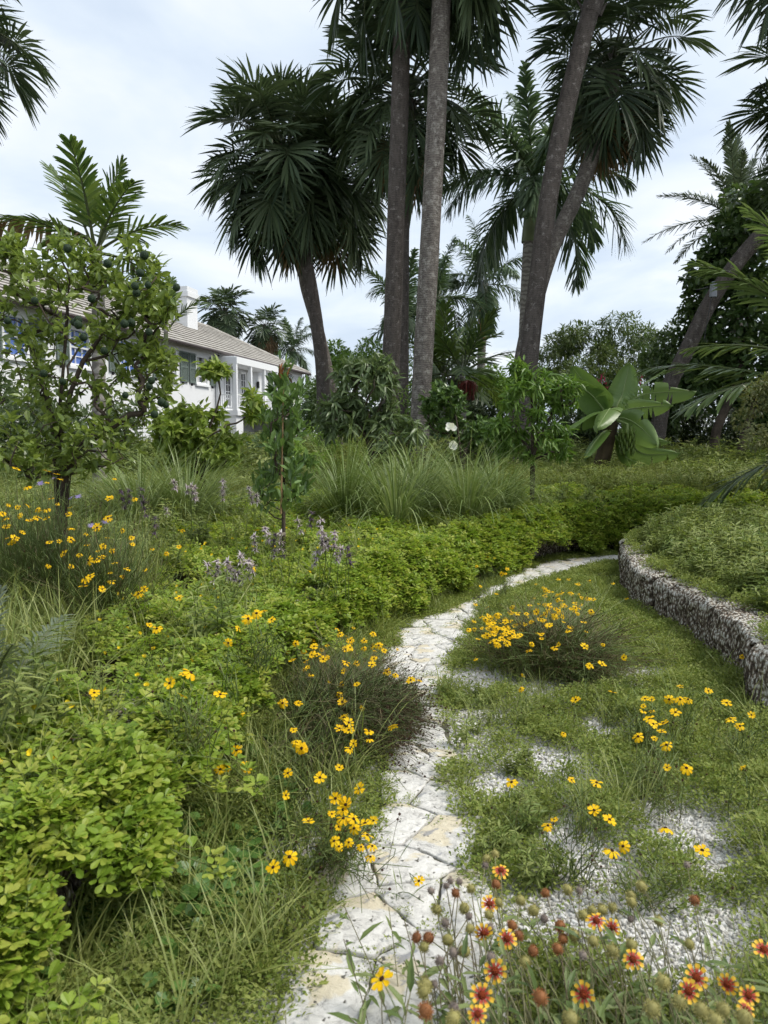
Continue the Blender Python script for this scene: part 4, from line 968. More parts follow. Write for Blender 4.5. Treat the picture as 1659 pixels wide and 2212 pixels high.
scatter('low_weeds', HERB, np.column_stack([x, y, H(x, y)]), rots(n, .3), rng.uniform(.3, .65, n), 'leafy low weeds in the grass at the foot of the wall', 'weeds')
x, y = sample(.2, 5.5, 1.2, 8.5, 60, lambda x, y: flat(x, y) & off_path(x, y) & (x > .3) & (dist_poly(PRs[::3], x, y) > .12) & ((vnoise(x * 2, y * 2, 93) > .58) | ((x > .42 * y + .15) & (vnoise(x * 2, y * 2, 93) > .35))))
n = len(x)
scatter('sparse_grass', TUFT, np.column_stack([x, y, H(x, y)]), rots(n, .15), rng.uniform(.45, 1.1, n), 'sparse grass sprouting through the gravel by the curving wall', 'grass')

# --- leafy cover of the bed inside the curving wall
x, y = sample(1.5, 9, 2.5, 12, 130, lambda x, y: inside(bed_r, x, y) & (dist_poly(RWs[::4], x, y) > .22 + .1 * vnoise(x * 3, y * 3, 4)) & (y < 11.5))
n = len(x); s = np.clip(.5 + 1.1 * dist_poly(RWs[::4], x, y), .5, 1.15) * rng.uniform(.7, 1.2, n)
scatter('bed_herbs', HERB, np.column_stack([x, y, H(x, y)]), rots(n, .2), s, 'mixed leafy green herbs filling the bed inside the curving wall', 'groundcover')
x, y = sample(1.5, 8, 2.5, 12, 900, lambda x, y: (dist_poly(RWs[::4], x, y) < .34) & inside(bed_r, x, y) & (dist_poly(RWs[::4], x, y) > .1) & (vnoise(x * 2.5, y * 2.5, 55) > .5))
n = len(x)
scatter('wall_top_weeds', CREEP, np.column_stack([x, y, RW_H + .0 + .05 * rng.random(n)]), rots(n, .35), rng.uniform(.9, 1.7, n), 'light green creeping weeds lying along the top of the curving wall', 'weeds')
# --- meadow on the raised bed behind the peanut, and undergrowth towards the trees
x, y = sample(-7, 7, 2.2, 14.5, 70, lambda x, y: inside(bed_l, x, y) & ~pea_top(x, y) & (vnoise(x * 1.3, y * 1.3, 45) > .3))
n = len(x)
scatter('meadow_herbs', HERB, np.column_stack([x, y, H(x, y)]), rots(n, .2), rng.uniform(.6, 1.25, n) * np.clip(y / 6, .5, 1.2), 'tall mixed meadow herbs on the raised bed in front of the lime tree', 'groundcover')
x, y = sample(-7, 5, 2.2, 14.5, 120, lambda x, y: inside(bed_l, x, y) & ~pea_top(x, y))
n = len(x)
scatter('bed_grass', TUFT, np.column_stack([x, y, H(x, y)]), rots(n, .15), rng.uniform(.9, 1.9, n), 'fine upright grass mixed through the meadow on the raised bed', 'grass')
x, y = sample(-4, 5, 1.6, 10.5, 24, lambda x, y: pea_top(x, y) & (vnoise(x * 1.6, y * 1.6, 121) > .42))
n = len(x)
scatter('peanut_bed_grass', TUFT, np.column_stack([x, y, ztop(y) + .05]), rots(n, .25), rng.uniform(.6, 1.3, n), 'stray grass blades poking through the peanut groundcover', 'grass')
x, y = sample(-4, 5, 2.4, 10.5, 16, lambda x, y: pea_top(x, y) & (vnoise(x * 1.4, y * 1.4, 131) > .5))
n = len(x)
scatter('peanut_bed_herbs', HERB, np.column_stack([x, y, ztop(y) + .08]), rots(n, .25), rng.uniform(.6, 1.15, n), 'leafy weeds standing above the peanut groundcover', 'weeds')
x, y = sample(-22, 22, 11.5, 32, 14, lambda x, y: (y > 12) & ((y < 24) | (x > -6)))
n = len(x)
scatter('undergrowth', HERB, np.column_stack([x, y, H(x, y)]), rots(n, .2), rng.uniform(1.5, 3.0, n) * np.where((x > 2) & (y < 14.5), .65, 1), 'dark leafy undergrowth beneath the palms', 'undergrowth')
# ================================================================== TREES AND SHRUBS
def grow(base, trunks, targets, seed=0, r0=.0035, bend=.25):
    """limbs that reach every target; thickness follows how many twigs a limb carries. Returns tube list and twig ends"""
    r = np.random.default_rng(seed); nodes = [np.array(base, float)]; par = [-1]
    for T in trunks:
        prev = 0
        for p in spline([base] + T, 8)[1:]: nodes.append(p); par.append(prev); prev = len(nodes) - 1
    tips = []
    for t in sorted(targets, key=lambda t: np.linalg.norm(t - base)):
        A = np.array(nodes); d = np.linalg.norm(A - t, axis=1) + .6 * np.clip(A[:, 2] - t[2] + .02, 0, 9); j = int(np.argmin(d))
        n = max(2, int(np.linalg.norm(nodes[j] - t) / .12)); a = nodes[j]; prev = j; off = r.normal(0, .1, 3) * np.linalg.norm(t - a)
        for k in range(1, n + 1):
            f = k / n; nodes.append(a + (t - a) * f + (off + [0, 0, -bend * np.linalg.norm(t - a) * .3]) * 4 * f * (1 - f) * .25 * 2); par.append(prev); prev = len(nodes) - 1
        tips.append((prev, j))
    cnt = np.ones(len(nodes)) * .15
    for k, _ in tips:
        i = k
        while i >= 0: cnt[i] += 1; i = par[i]
    rad = r0 * np.sqrt(cnt); kids = {}
    for i, p in enumerate(par): kids.setdefault(p, []).append(i)
    m = MB(); stack = [0]
    A = np.array(nodes)
    for i in range(1, len(nodes)):
        p = par[i]
        sib = kids[p]
        if i != max(sib, key=lambda c: cnt[c]) or p == 0 or par[p] == -1:      # a limb starts here: follow its thickest line
            ch = [p, i]; c = i
            while c in kids: c = max(kids[c], key=lambda q: cnt[q]); ch.append(c)
            rr = rad[ch].copy(); rr[0] = rr[1]
            m.tube(A[ch], rr, 7 if rr[1] > .012 else 4)
    ends = [(A[k], A[k] - A[par[k]]) for k, _ in tips]
    mids = [(A[i], A[i] - A[par[i]]) for i in range(1, len(nodes)) if cnt[i] < 2.5]
    return m, ends, mids
def twigleaves(mb, spots, per, size, tpl, r, droop=0.0, jit=.03):
    O = np.repeat(np.array([s[0] for s in spots]), per, 0); Dv = np.repeat(np.array([s[1] for s in spots]), per, 0); n = len(O)
    Dv = Dv / (np.linalg.norm(Dv, axis=1)[:, None] + 1e-9)
    d = Dv * .5 + r.normal(0, .65, (n, 3)); d[:, 2] += .15 - droop
    mb.inst(tpl, frame(d, roll=r.normal(0, .6, n)) * (size * r.uniform(.6, 1.2, n))[:, None, None], O + r.normal(0, jit, (n, 3)), np.clip(r.normal(.4, .22, n), 0, .95))
def ball(r, n, c, rad, shell=.35):
    v = r.normal(0, 1, (n, 3)); v /= np.linalg.norm(v, axis=1)[:, None]; return np.array(c) + v * (r.uniform(shell, 1, n) ** .5)[:, None] * np.array(rad)
def lm(name, a, b, c=None, **kw): return leafmat(name, [(0, a), (.5, b), (1, c or tuple(x * 1.6 for x in b))], **kw)
M_lime = lm('lime_tree_leaf', (.055, .09, .018), (.105, .155, .032), (.21, .27, .06), trans=.3, rough=.32, spec=.5)
M_light = lm('light_shrub_leaf', (.11, .17, .025), (.19, .26, .045), (.28, .33, .08), trans=.35, rough=.45)
M_glossy = lm('glossy_leaf', (.045, .09, .022), (.08, .145, .036), (.14, .22, .06), trans=.2, rough=.3, spec=.5)
M_dull = lm('drooping_leaf', (.05, .08, .03), (.085, .13, .048), (.15, .2, .09), trans=.25, rough=.4)
M_fresh = lm('fresh_leaf', (.07, .14, .02), (.12, .21, .035), (.2, .3, .06), trans=.35, rough=.42)
M_darkt = lm('dark_tree_leaf', (.028, .055, .016), (.052, .095, .027), (.11, .165, .05), trans=.2, rough=.35, spec=.45)
M_hedge = lm('clipped_tree_leaf', (.06, .12, .02), (.10, .18, .03), (.15, .24, .045), trans=.25)
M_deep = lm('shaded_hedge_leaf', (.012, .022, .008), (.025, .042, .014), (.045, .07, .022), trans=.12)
M_bam = lm('bamboo_leaf', (.04, .075, .02), (.075, .12, .035), (.14, .18, .065), trans=.28)
M_olive = lm('olive_shrub_leaf', (.05, .08, .022), (.085, .125, .035), (.16, .16, .06), trans=.25)
M_bronze = plain('bronze_new_leaf', (.25, .10, .035), .5, .3)
def tree(name, label, base, trunks, targets, per, size, tpl, mat, seed, cat='tree', group=None, r0=.0035, droop=0, jit=.03, use_mids=True, bend=.25):
    r = np.random.default_rng(seed); base = np.array(base, float); t = thing(name, label, cat, base, 0, group)
    m, ends, mids = grow(np.zeros(3), [[np.array(p) - base for p in T] for T in trunks], [np.array(q) - base for q in targets], seed, r0, bend)
    obj('trunk' if cat == 'tree' else 'branches', m, M_wood, t, smooth=True)
    c = MB(); twigleaves(c, ends + (mids if use_mids else []), per, size, tpl, r, droop, jit); obj('crown' if cat == 'tree' else 'foliage', c, mat, t)
    return t
r5 = np.random.default_rng(55)
# lime tree with fruit, in front of the house
YL = 6.0
c_ = D(165, 745, YL); b_ = D(122, 1130, YL); b_[2] = .4
T_ = np.vstack([ball(r5, 95, c_ + [-.05, 0, .12], (.52, .5, .62)), ball(r5, 50, D(285, 700, YL), (.26, .35, .36)), ball(r5, 42, D(40, 720, YL + .1), (.34, .4, .5)), ball(r5, 28, D(20, 560, YL), (.14, .2, .22)), ball(r5, 36, D(140, 580, YL), (.32, .3, .2)), ball(r5, 40, D(260, 880, YL), (.3, .35, .3)), ball(r5, 34, D(60, 900, YL - .2), (.35, .35, .3)), ball(r5, 26, D(60, 985, YL - .3), (.3, .3, .14)), ball(r5, 22, D(125, 1010, YL - .35), (.25, .25, .12)), ball(r5, 26, D(190, 965, YL - .35), (.3, .3, .16)), ball(r5, 40, D(290, 610, YL), (.24, .3, .28)), ball(r5, 26, D(340, 660, YL - .1), (.12, .25, .22)), ball(r5, 30, D(330, 800, YL), (.2, .25, .25))])
lime = tree('lime_tree', 'lime tree hung with dark green fruit in front of the house', b_,
            [[D(128, 980, YL), D(170, 800, YL), D(250, 690, YL)], [D(120, 960, YL), D(90, 820, YL), D(50, 700, YL)], [D(150, 1000, YL - .1), D(230, 930, YL - .2), D(320, 870, YL - .2)], [D(124, 970, YL), D(140, 760, YL + .1), D(150, 600, YL)]],
            T_, 5, .088, OVAT, M_lime, 3, r0=.0022)
M_fruit = plain('dark_lime_rind', (.016, .032, .013), .6, .2, bump=.3, bscale=220)
fm = MB(); a_ = np.linspace(-PI / 2, PI / 2, 9); fm.tube([(0, 0, math.sin(a) * 1.03) for a in a_], np.maximum(np.cos(a_), .04), 12); fm.tube([(0, 0, 1.0), (0, .05, 1.35)], [.1, .07], 5, mat=1)
fruit = mesh_of('fruit', fm, [M_fruit, M_stem], True)
cc = crop(0, 250, 2.0738)
for k, (x, y) in enumerate([(350, 770), (557, 848), (727, 897), (700, 965), (708, 1000), (768, 960), (915, 972), (405, 1140), (385, 1152), (405, 1165), (433, 1230), (475, 1030), (180, 1040), (645, 1160), (683, 1155), (773, 1203), (227, 1418), (325, 1460), (785, 1455), (775, 1485), (858, 1580), (838, 1568), (800, 1630), (650, 1530), (748, 805), (540, 1300), (40, 1145)]):
    p = D(*cc(x, y), YL - .75 + .1 * (k % 3)); put('fruit', fruit, lime, Vector(p) - lime.location, (r5.uniform(-.4, .4), r5.uniform(-.4, .4), 0), .026 * r5.uniform(.9, 1.15))
# drooping light green shrub
Y = 9.0
tree('yellow_green_shrub', 'yellow-green shrub with drooping leaves below the porch', [*D(440, 1040, Y)[:2], .5], [[D(436, 960, Y), D(430, 880, Y)], [D(445, 960, Y), D(475, 860, Y), D(470, 815, Y)]],
     np.vstack([ball(r5, 60, D(420, 925, Y), (.46, .4, .3)), ball(r5, 14, D(468, 800, Y), (.16, .14, .08)), ball(r5, 26, D(375, 930, Y), (.25, .25, .2)), ball(r5, 36, D(440, 970, Y), (.5, .4, .25)), ball(r5, 14, D(545, 880, Y), (.14, .2, .16))]), 9, .12, OVAT, M_light, 4, 'shrub', r0=.0028, droop=.55)
# staked sapling with upright glossy leaves
Y = 6.6
tg_ = np.array([D(612 + r5.normal(0, 16 + (v - 830) * .085), v, Y + r5.normal(0, .12)) for v in np.linspace(835, 1095, 54)])
sap = tree('staked_sapling', 'young sapling with upright glossy leaves tied to a tan cane', [*D(612, 1120, Y)[:2], .42], [[D(612, 1000, Y), D(612, 880, Y), D(614, 800, Y)]], tg_, 8, .115, leaf_tpl([(.4, .14), (.72, .19)], -.1, .3), M_glossy, 6, 'shrub', r0=.0024, droop=-.45)
m = MB(); m.tube([D(607, 1110, Y - .12) - np.array(sap.location), D(612, 840, Y - .1) - np.array(sap.location)], [.009, .006], 6); obj('cane', m, plain('tan_cane', (.3, .2, .1), .7, .2), sap)
m = MB(); n = 9; o_ = np.repeat((D(614, 812, Y) - np.array(sap.location))[None], n, 0) + r5.normal(0, .02, (n, 3)); dd = r5.normal(0, .3, (n, 3)) + [0, 0, .8]
m.inst(LANC, frame(dd) * .1, o_); obj('bronze_tip', m, M_bronze, sap)
# large drooping-leaved shrub before the central trunks
Y = 11.5
tree('drooping_leaf_shrub', 'dark shrub with long drooping leaves in front of the central palm trunks', [*D(800, 1040, Y)[:2], .55], [[D(802, 940, Y), D(790, 860, Y)], [D(800, 950, Y), D(830, 850, Y), D(850, 790, Y)], [D(798, 960, Y), D(740, 880, Y)]],
     np.vstack([ball(r5, 55, D(790, 850, Y), (.5, .4, .5)), ball(r5, 40, D(745, 900, Y), (.4, .35, .3)), ball(r5, 40, D(850, 930, Y), (.45, .35, .3)), ball(r5, 16, D(800, 785, Y), (.35, .3, .1))]), 8, .2, LANC, M_dull, 7, 'shrub', r0=.004, droop=.6)
# lighter shrub in front of the leaning trunk
Y = 10.2
tree('drooping_fruit_shrub', 'fresh green shrub with drooping rows of leaves before the leaning palm trunk', [*D(1150, 1050, Y)[:2], .55], [[D(1150, 950, Y), D(1148, 860, Y), D(1130, 800, Y)], [D(1152, 980, Y), D(1200, 880, Y), D(1220, 830, Y)], [D(1148, 980, Y), D(1100, 930, Y)]],
     np.vstack([ball(r5, 40, D(1140, 860, Y), (.36, .35, .36)), ball(r5, 26, D(1215, 850, Y), (.2, .25, .2)), ball(r5, 44, D(1160, 950, Y), (.55, .35, .3)), ball(r5, 20, D(1085, 930, Y), (.2, .25, .22)), ball(r5, 8, D(1118, 800, Y), (.1, .1, .14))]), 11, .14, LANC, M_fresh, 8, 'shrub', r0=.0035, droop=.7)
# shrub with white blooms
Y = 12.2
hib = tree('white_flowered_shrub', 'dark green shrub with two large white blooms beside the pale trunk', [*D(1000, 1060, Y)[:2], .55], [[D(995, 980, Y), D(985, 900, Y)], [D(1004, 980, Y), D(1040, 920, Y)]],
     np.vstack([ball(r5, 60, D(960, 890, Y + .2), (.36, .35, .42)), ball(r5, 70, D(1050, 950, Y + .3), (.55, .35, .3))]), 10, .12, OVAT, M_glossy, 9, 'shrub', r0=.003, droop=.1)
M_petal = leafmat('white_petal', [(0, (.75, .75, .75)), (1, (.82, .82, .82))], trans=.3, rough=.6)
for u, v in ((973, 926), (979, 966)):
    m = MB(); n = 9; m.inst(leaf_tpl([(.35, .3), (.75, .42)], -.35, .25), eul(np.arange(n) * 2 * PI / 5 + r5.normal(0, .15, n), r5.uniform(.0, .9, n)) * .1, np.zeros((n, 3)))
    put('flower', mesh_of('flower', m, M_petal), hib, Vector(D(u, v, Y - .55)) - hib.location, (R(65), r5.uniform(-.4, .4), 0))
# banana plant
YB = 13.4
ban = thing('banana_plant', 'banana plant with broad ribbed leaves and a bunch of green fruit', 'banana plant', [*D(1292, 1060, YB)[:2], .5])
B0 = np.array(ban.location)
M_ban = leafmat('banana_leaf', [(0, (.07, .13, .03)), (.5, (.11, .185, .046)), (1, (.17, .25, .08))], trans=.3, rough=.35, spec=.45)
M_rib = plain('banana_rib', (.2, .26, .1), .5, .3)
M_bstem = plain('banana_stem', (.07, .05, .03), .7, .2, var=.5, bscale=7)
m = MB(); m.tube([(0, 0, -.05), (.05, 0, .6), (.2, 0, 1.2), (.24, 0, 1.55)], [.17, .14, .11, .07], 12); obj('stem', m, M_bstem, ban, smooth=True)
def banana_leaf(p0, p1, p2, w, tears, seed, side):
    """blade along a bending midrib from p0 over p1 to p2; side = direction its left edge points"""
    r = np.random.default_rng(seed); w *= 1.28; m = MB(); n = 46; S = spline([p0, p0 * .55 + p1 * .45 + [0, 0, .06], p1, p2], n); t = np.linspace(0, 1, n)
    T = np.gradient(S, axis=0); T /= np.linalg.norm(T, axis=1)[:, None]; side = np.array(side, float)
    W = side[None] - (T @ side)[:, None] * T; W /= np.linalg.norm(W, axis=1)[:, None]; Nn = np.cross(T, W)
    wd = w * .82 * np.clip(1 - np.abs(2 * np.clip((t - .17) / .83, 0, 1) ** .85 - 1) ** 2.3, 0, 1) ** .62
    m.tube(S, np.linspace(.022, .004, n), 5, mat=1)
    for sg in (-1, 1):
        cuts = sorted(r.choice(np.arange(12, n - 4), tears, replace=False)) if tears else []
        st = 8
        for e_ in list(cuts) + [n - 1]:
            idx = np.arange(st, e_ + 1); hang = r.uniform(0, .35) * (tears > 0)
            if len(idx) > 1:
                f = np.array([0, .35, .7, 1.0]); sh = (np.linspace(0, 1, len(idx)) - .5) * (-.05 * (tears > 0))
                V = S[idx][:, None] + sg * W[idx][:, None] * (wd[idx][:, None] * f[None])[..., None] + Nn[idx][:, None] * ((.20 * f - .32 * f ** 2 + .012 * np.sin(idx * 2.2)[:, None] * f)[...] * w)[..., None] + np.array([0, 0, -1]) * (hang * w * f ** 2)[None, :, None] + T[idx][:, None] * (sh[:, None] * f)[..., None]
                k = len(idx); i, j = np.meshgrid(np.arange(3), np.arange(k - 1)); q = (j * 4 + i).ravel()
                m.add(V.reshape(-1, 3), [np.stack([q, q + 1, q + 5, q + 4], -1)], .45)
            st = e_
    return m
def bl(u0, v0, u1, v1, u2, v2, w, tears, seed, dy=(0, 0, 0), side=(0, -.5, 1)):
    P = [D(u0, v0, YB + dy[0]) - B0, D(u1, v1, YB + dy[1]) - B0, D(u2, v2, YB + dy[2]) - B0]
    obj('leaf', banana_leaf(*P, w, tears, seed, side), [M_ban, M_rib], ban, smooth=True)
bl(1320, 905, 1280, 850, 1235, 790, .24, 0, 1, side=(1, -.6, .2)); bl(1325, 905, 1345, 850, 1360, 785, .25, 0, 2, (0, .1, .1), (1, -.2, .1)); bl(1325, 900, 1400, 850, 1505, 845, .2, 12, 3, side=(.05, -.35, .9)); bl(1320, 910, 1260, 840, 1175, 800, .22, 2, 4, (0, -.1, -.2), (.3, -.4, .8))
bl(1325, 905, 1385, 880, 1455, 875, .22, 4, 5, (0, -.3, -.5), (.05, -.35, .9)); bl(1325, 905, 1380, 920, 1420, 960, .25, 1, 6, (0, -.3, -.6), (.6, -.6, .5)); bl(1320, 905, 1315, 885, 1290, 925, .2, 1, 7, (0, -.5, -.9), (1, 0, .2)); bl(1320, 905, 1270, 900, 1225, 925, .2, 1, 8, (0, -.2, -.4), (.2, -.8, .6))
bl(1325, 905, 1390, 830, 1440, 800, .2, 6, 9, (0, .4, .6), (.4, -.7, .4)); bl(1322, 930, 1390, 980, 1470, 978, .17, 2, 10, (0, -.2, -.4), (.05, -.35, .9)); bl(1318, 930, 1285, 955, 1262, 990, .16, 1, 11, (0, -.4, -.7), (.7, -.6, .3)); bl(1325, 930, 1385, 950, 1450, 955, .15, 5, 12, (0, .2, .2), (.05, -.35, .9)); bl(1322, 935, 1350, 985, 1390, 1005, .13, 2, 13, (0, -.3, -.5), (.3, -.8, .5))
M_bfruit = plain('green_banana', (.10, .15, .03), .45, .4)
m = MB(); o_ = D(1355, 930, YB - .25) - B0
m.tube([D(1325, 905, YB) - B0, o_ + [0, 0, .1], o_, o_ - [0, 0, .55]], [.03, .03, .03, .02], 6)
obj('fruit_stalk', m, M_rib, ban)
for row in range(5):
    for k in range(9):
        a = k * .7 + row; q = np.array([math.cos(a), math.sin(a), 0]); b0 = o_ + [0, 0, -.08 - row * .085]; mm = MB()
        mm.tube([b0 + q * .03, b0 + q * .09 + [0, 0, .0], b0 + q * .125 + [0, 0, .07], b0 + q * .12 + [0, 0, .13]], [.01, .02, .019, .006], 6); obj('fruit', mm, M_bfruit, ban, smooth=True)

# ---- trees and hedges farther back: many leaves spread through lumpy crowns
def mass(name, label, lumps, size, mat, tpl=DIAM, dens=1.0, seed=0, cat='tree', trunks=(), base=None, group=None, up=.35, part='crown'):
    r = np.random.default_rng(seed); base = np.array(base if base is not None else [*np.array(lumps[0][0])[:2], .4], float)
    t = thing(name, label, cat, base, 0, group); m = MB()
    for c, rad in lumps:
        c, rad = np.array(c), np.array(rad, float); k = max(5, int(14 * np.prod(rad) ** .33)); cl = ball(r, k, c, rad * .8, .45)
        for q in cl:
            rr = rad * r.uniform(.28, .5); area = np.prod(rr) ** (2 / 3) * 12.5; n = int(area / (size * size * .4) * 1.0 * dens)
            v = r.normal(0, 1, (n, 3)); v /= np.linalg.norm(v, axis=1)[:, None]; P = q + v * rr * (r.uniform(.45, 1.08, n) ** .6)[:, None]
            d = v * .8 + r.normal(0, .6, (n, 3)) + [0, 0, -.25]
            nup = frame(d, up=(r.normal(0, .3), r.normal(0, .3), 1), roll=r.normal(0, .5, n)) * (size * r.uniform(.6, 1.3, n))[:, None, None]
            m.inst(tpl, nup, P - base, np.clip(r.uniform(0, .5, n) + r.uniform(0, .35), 0, .95))
    obj(part, m, mat, t)
    if len(trunks):
        w = MB()
        for T in trunks: S = spline(np.array(T) - base, 12); w.tube(S, np.linspace(.14, .04, 12), 8)
        obj('trunk', w, M_wood, t, smooth=True)
    return t
def L(u, v, y, ru, rv, ry): return (D(u, v, y), (ru * y / FPX, ry, rv * y / FPX))
mass('clipped_fig_tree', 'rounded bright green tree behind the leaning palms', [L(770, 800, 25, 75, 62, 1.3), L(720, 790, 25, 45, 50, 1.0), L(815, 800, 25, 50, 58, 1.2)], .13, M_hedge, dens=1.0, seed=1, trunks=[[(D(770, 960, 25)), D(770, 880, 25), D(768, 800, 25)]])
mass('dense_tree', 'dark green tree at the far end of the house', [L(700, 880, 30, 60, 60, 1.5), L(740, 900, 30, 50, 50, 1.5)], .17, M_darkt, seed=2, trunks=[[D(700, 990, 30), D(700, 880, 30)]])
mass('yellow_green_bush', 'yellow-green bush between the two central trunks', [L(880, 800, 19, 22, 70, .6), L(885, 890, 17, 28, 60, .6)], .15, M_fresh, tpl=LANC, seed=3, cat='shrub', part='foliage')
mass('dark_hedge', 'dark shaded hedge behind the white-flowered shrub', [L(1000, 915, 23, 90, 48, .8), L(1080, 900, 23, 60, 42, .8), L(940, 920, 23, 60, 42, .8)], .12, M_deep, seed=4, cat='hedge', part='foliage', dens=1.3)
mass('leafy_tree', 'loose green tree beyond the dark hedge', [L(1080, 830, 32, 55, 45, 1.3), L(1030, 860, 32, 60, 40, 1.3), L(1120, 860, 30, 40, 50, 1.3)], .17, M_hedge, seed=5, trunks=[[D(1080, 960, 32), D(1080, 850, 32)]])
mass('bamboo_clump', 'feathery bamboo behind the banana plant', [L(1210, 770, 24, 50, 50, 1), L(1270, 745, 24, 60, 50, 1), L(1340, 730, 24, 60, 50, 1), L(1250, 830, 23, 80, 55, 1), L(1330, 820, 23, 70, 60, 1), L(1400, 760, 23, 50, 60, 1)], .17, M_bam, tpl=LANC, seed=6, dens=1.5, cat='bamboo', part='foliage')
mass('evergreen_tree', 'dark evergreen tree between the bamboo and the slanting trunk', [L(1420, 760, 19.5, 45, 60, .9), L(1440, 850, 19, 60, 70, .9), L(1400, 880, 19.5, 70, 60, .9), L(1480, 700, 19, 40, 50, .8)], .14, M_darkt, seed=7, trunks=[[D(1430, 1010, 19), D(1432, 850, 19)]])
mass('sea_grape_tree', 'large dark round-leaved tree filling the right edge', [L(1625, 440, 18.5, 60, 55, .8), L(1505, 690, 18.5, 50, 60, .6), L(1540, 590, 18.5, 50, 50, .6), L(1470, 780, 19, 50, 60, .6), L(1575, 520, 18, 50, 50, .8), L(1600, 560, 18, 90, 70, .9), L(1560, 640, 18, 70, 60, .9), L(1650, 480, 18.5, 80, 70, .9), L(1560, 720, 17.5, 70, 60, .8), L(1640, 700, 17.5, 90, 90, .9), L(1590, 830, 17.5, 100, 70, .8), L(1530, 800, 18, 60, 70, .8), L(1690, 860, 17, 90, 90, .8), L(1500, 610, 18, 25, 25, .4)], .16, M_darkt, tpl=leaf_tpl([(.35, .3), (.72, .28)], .1, .2), seed=8, dens=.9, trunks=[[D(1560, 1030, 16.5), D(1545, 940, 16.7), D(1600, 800, 17.3), D(1620, 600, 18)], [D(1600, 1030, 16.5), D(1610, 930, 16.7), D(1660, 800, 17.5)]])
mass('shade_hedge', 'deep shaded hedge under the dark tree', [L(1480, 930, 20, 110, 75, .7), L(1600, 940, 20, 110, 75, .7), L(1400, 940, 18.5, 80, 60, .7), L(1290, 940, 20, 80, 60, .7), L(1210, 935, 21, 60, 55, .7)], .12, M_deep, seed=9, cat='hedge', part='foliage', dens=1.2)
mass('flowering_creeper', 'shrub with magenta flowers behind the banana leaves', [L(1310, 860, 16.5, 70, 70, .5), L(1240, 880, 16.3, 45, 50, .5)], .12, M_darkt, seed=10, cat='shrub', part='foliage')
M_mag = leafmat('magenta_bract', [(0, (.42, .015, .10)), (1, (.5, .05, .12))], trans=.3)
cr_ = bpy.data.objects['flowering_creeper']; m = MB()
for u, v in ((1300, 822), (1306, 836), (1232, 835), (1245, 850), (1380, 818), (1320, 935), (1298, 815), (1240, 858)):
    n = 12; p = D(u, v, 15.6) - np.array(cr_.location); mm = MB(); mm.inst(DIAM, eul(r5.uniform(0, 6.28, n), r5.normal(0, .8, n)) * .07, p + r5.normal(0, .06, (n, 3))); obj('flower', mm, M_mag, cr_)
mass('small_leaved_shrub', 'olive shrub with small reddish leaves at the right edge', [L(1650, 900, 8, 55, 80, .35), L(1640, 990, 8, 60, 60, .35), L(1690, 830, 8, 50, 40, .3)], .05, M_olive, tpl=OVAT, seed=11, cat='shrub', part='foliage', dens=1.1, trunks=[])
mass('rounded_tree', 'distant rounded tree behind the royal palms', [L(1150, 830, 36, 60, 45, 2)], .2, M_hedge, seed=12)
mass('garden_shrub', 'mid-green shrub between the sapling and the leaning palms', [L(690, 950, 12, 50, 50, .4), L(650, 985, 10.5, 45, 40, .4)], .10, M_fresh, tpl=LANC, seed=13, cat='shrub', part='foliage')
mass('house_shrub', 'leafy shrub against the house wall behind the lime tree', [L(230, 930, 14, 120, 60, .8), L(70, 940, 14, 120, 60, .8), L(30, 850, 13, 80, 90, .5), L(110, 880, 13.5, 70, 60, .5)], .13, M_dull, seed=14, cat='shrub', part='foliage')
mass('dark_shrub', 'low dark shrub below the porch of the house', [L(540, 985, 15, 60, 45, .6), L(600, 1000, 14, 60, 40, .6)], .11, M_glossy, seed=15, cat='shrub', part='foliage')
mass('clipped_hedge', 'dark far hedge behind the trunks of the leaning palms', [L(u, 905, 27, 60, 45, .8) for u in (640, 720, 800, 880, 960)], .14, M_darkt, seed=16, cat='hedge', part='foliage')

# ---- lemongrass clumps
M_lemon = leafmat('lemongrass_blade', [(0, (.10, .15, .038)), (.5, (.155, .215, .065)), (1, (.25, .30, .13))], trans=.25, rough=.42, spec=.35)
LEM = []
for k in range(3):
    m = MB(); r = np.random.default_rng(k + 300)
    for b in range(420):
        a = r.uniform(0, 6.28); e = r.uniform(.75, 1.5); ll_ = r.uniform(.5, 1.05); P, es = arc(e, ll_, r.uniform(.7, 2.3), 9); q = .13 * math.sqrt(r.random())
        P = P @ eul(a).T + [q * math.cos(a), q * math.sin(a), 0]; W = np.array([-math.sin(a), math.cos(a), 0]); V, F = strip(P, np.repeat(W[None], 9, 0), .0048 * r.uniform(.6, 1.2) * np.array([.6, .9, 1, 1, .9, .75, .55, .35, .08])); m.add(V, [F], r.uniform(0, .9))
    LEM.append(mesh_of('blades', m, M_lemon))
for k, (u, y, s, lab) in enumerate([(300, 8.0, 1.4, 'lemongrass clump directly behind the lime tree trunk'), (400, 8.2, 1.4, 'lemongrass clump below the yellow-green shrub'), (745, 8.6, 1.4, 'lemongrass clump nearest the staked sapling'), (855, 8.3, 1.35, 'lemongrass clump in the middle of the three before the trunks'),
                                    (905, 9.3, 1.35, 'lemongrass clump at the foot of the pale central trunk'), (1010, 8.8, 1.3, 'lemongrass clump beneath the white blooms'), (1075, 9.4, 1.15, 'lemongrass clump touching the fresh green shrub')]):
    x_ = (u - CX) / FPX * y; t = thing('lemongrass_clump', lab, 'grass clump', (x_, y, float(H(np.array([x_]), np.array([y]))[0]) + .02), k * 1.3, 'lemongrass clumps'); put('blades', LEM[k % 3], t, scale=s)
# ---- low greyish palm at the near left
t = plume('low greyish palm with arching fronds at the lower left edge', [D(-60, 1610, 2.8)], 0, 'low', 12, .5, 51, M_bark, 0, name='dwarf_palm', cat='palm')
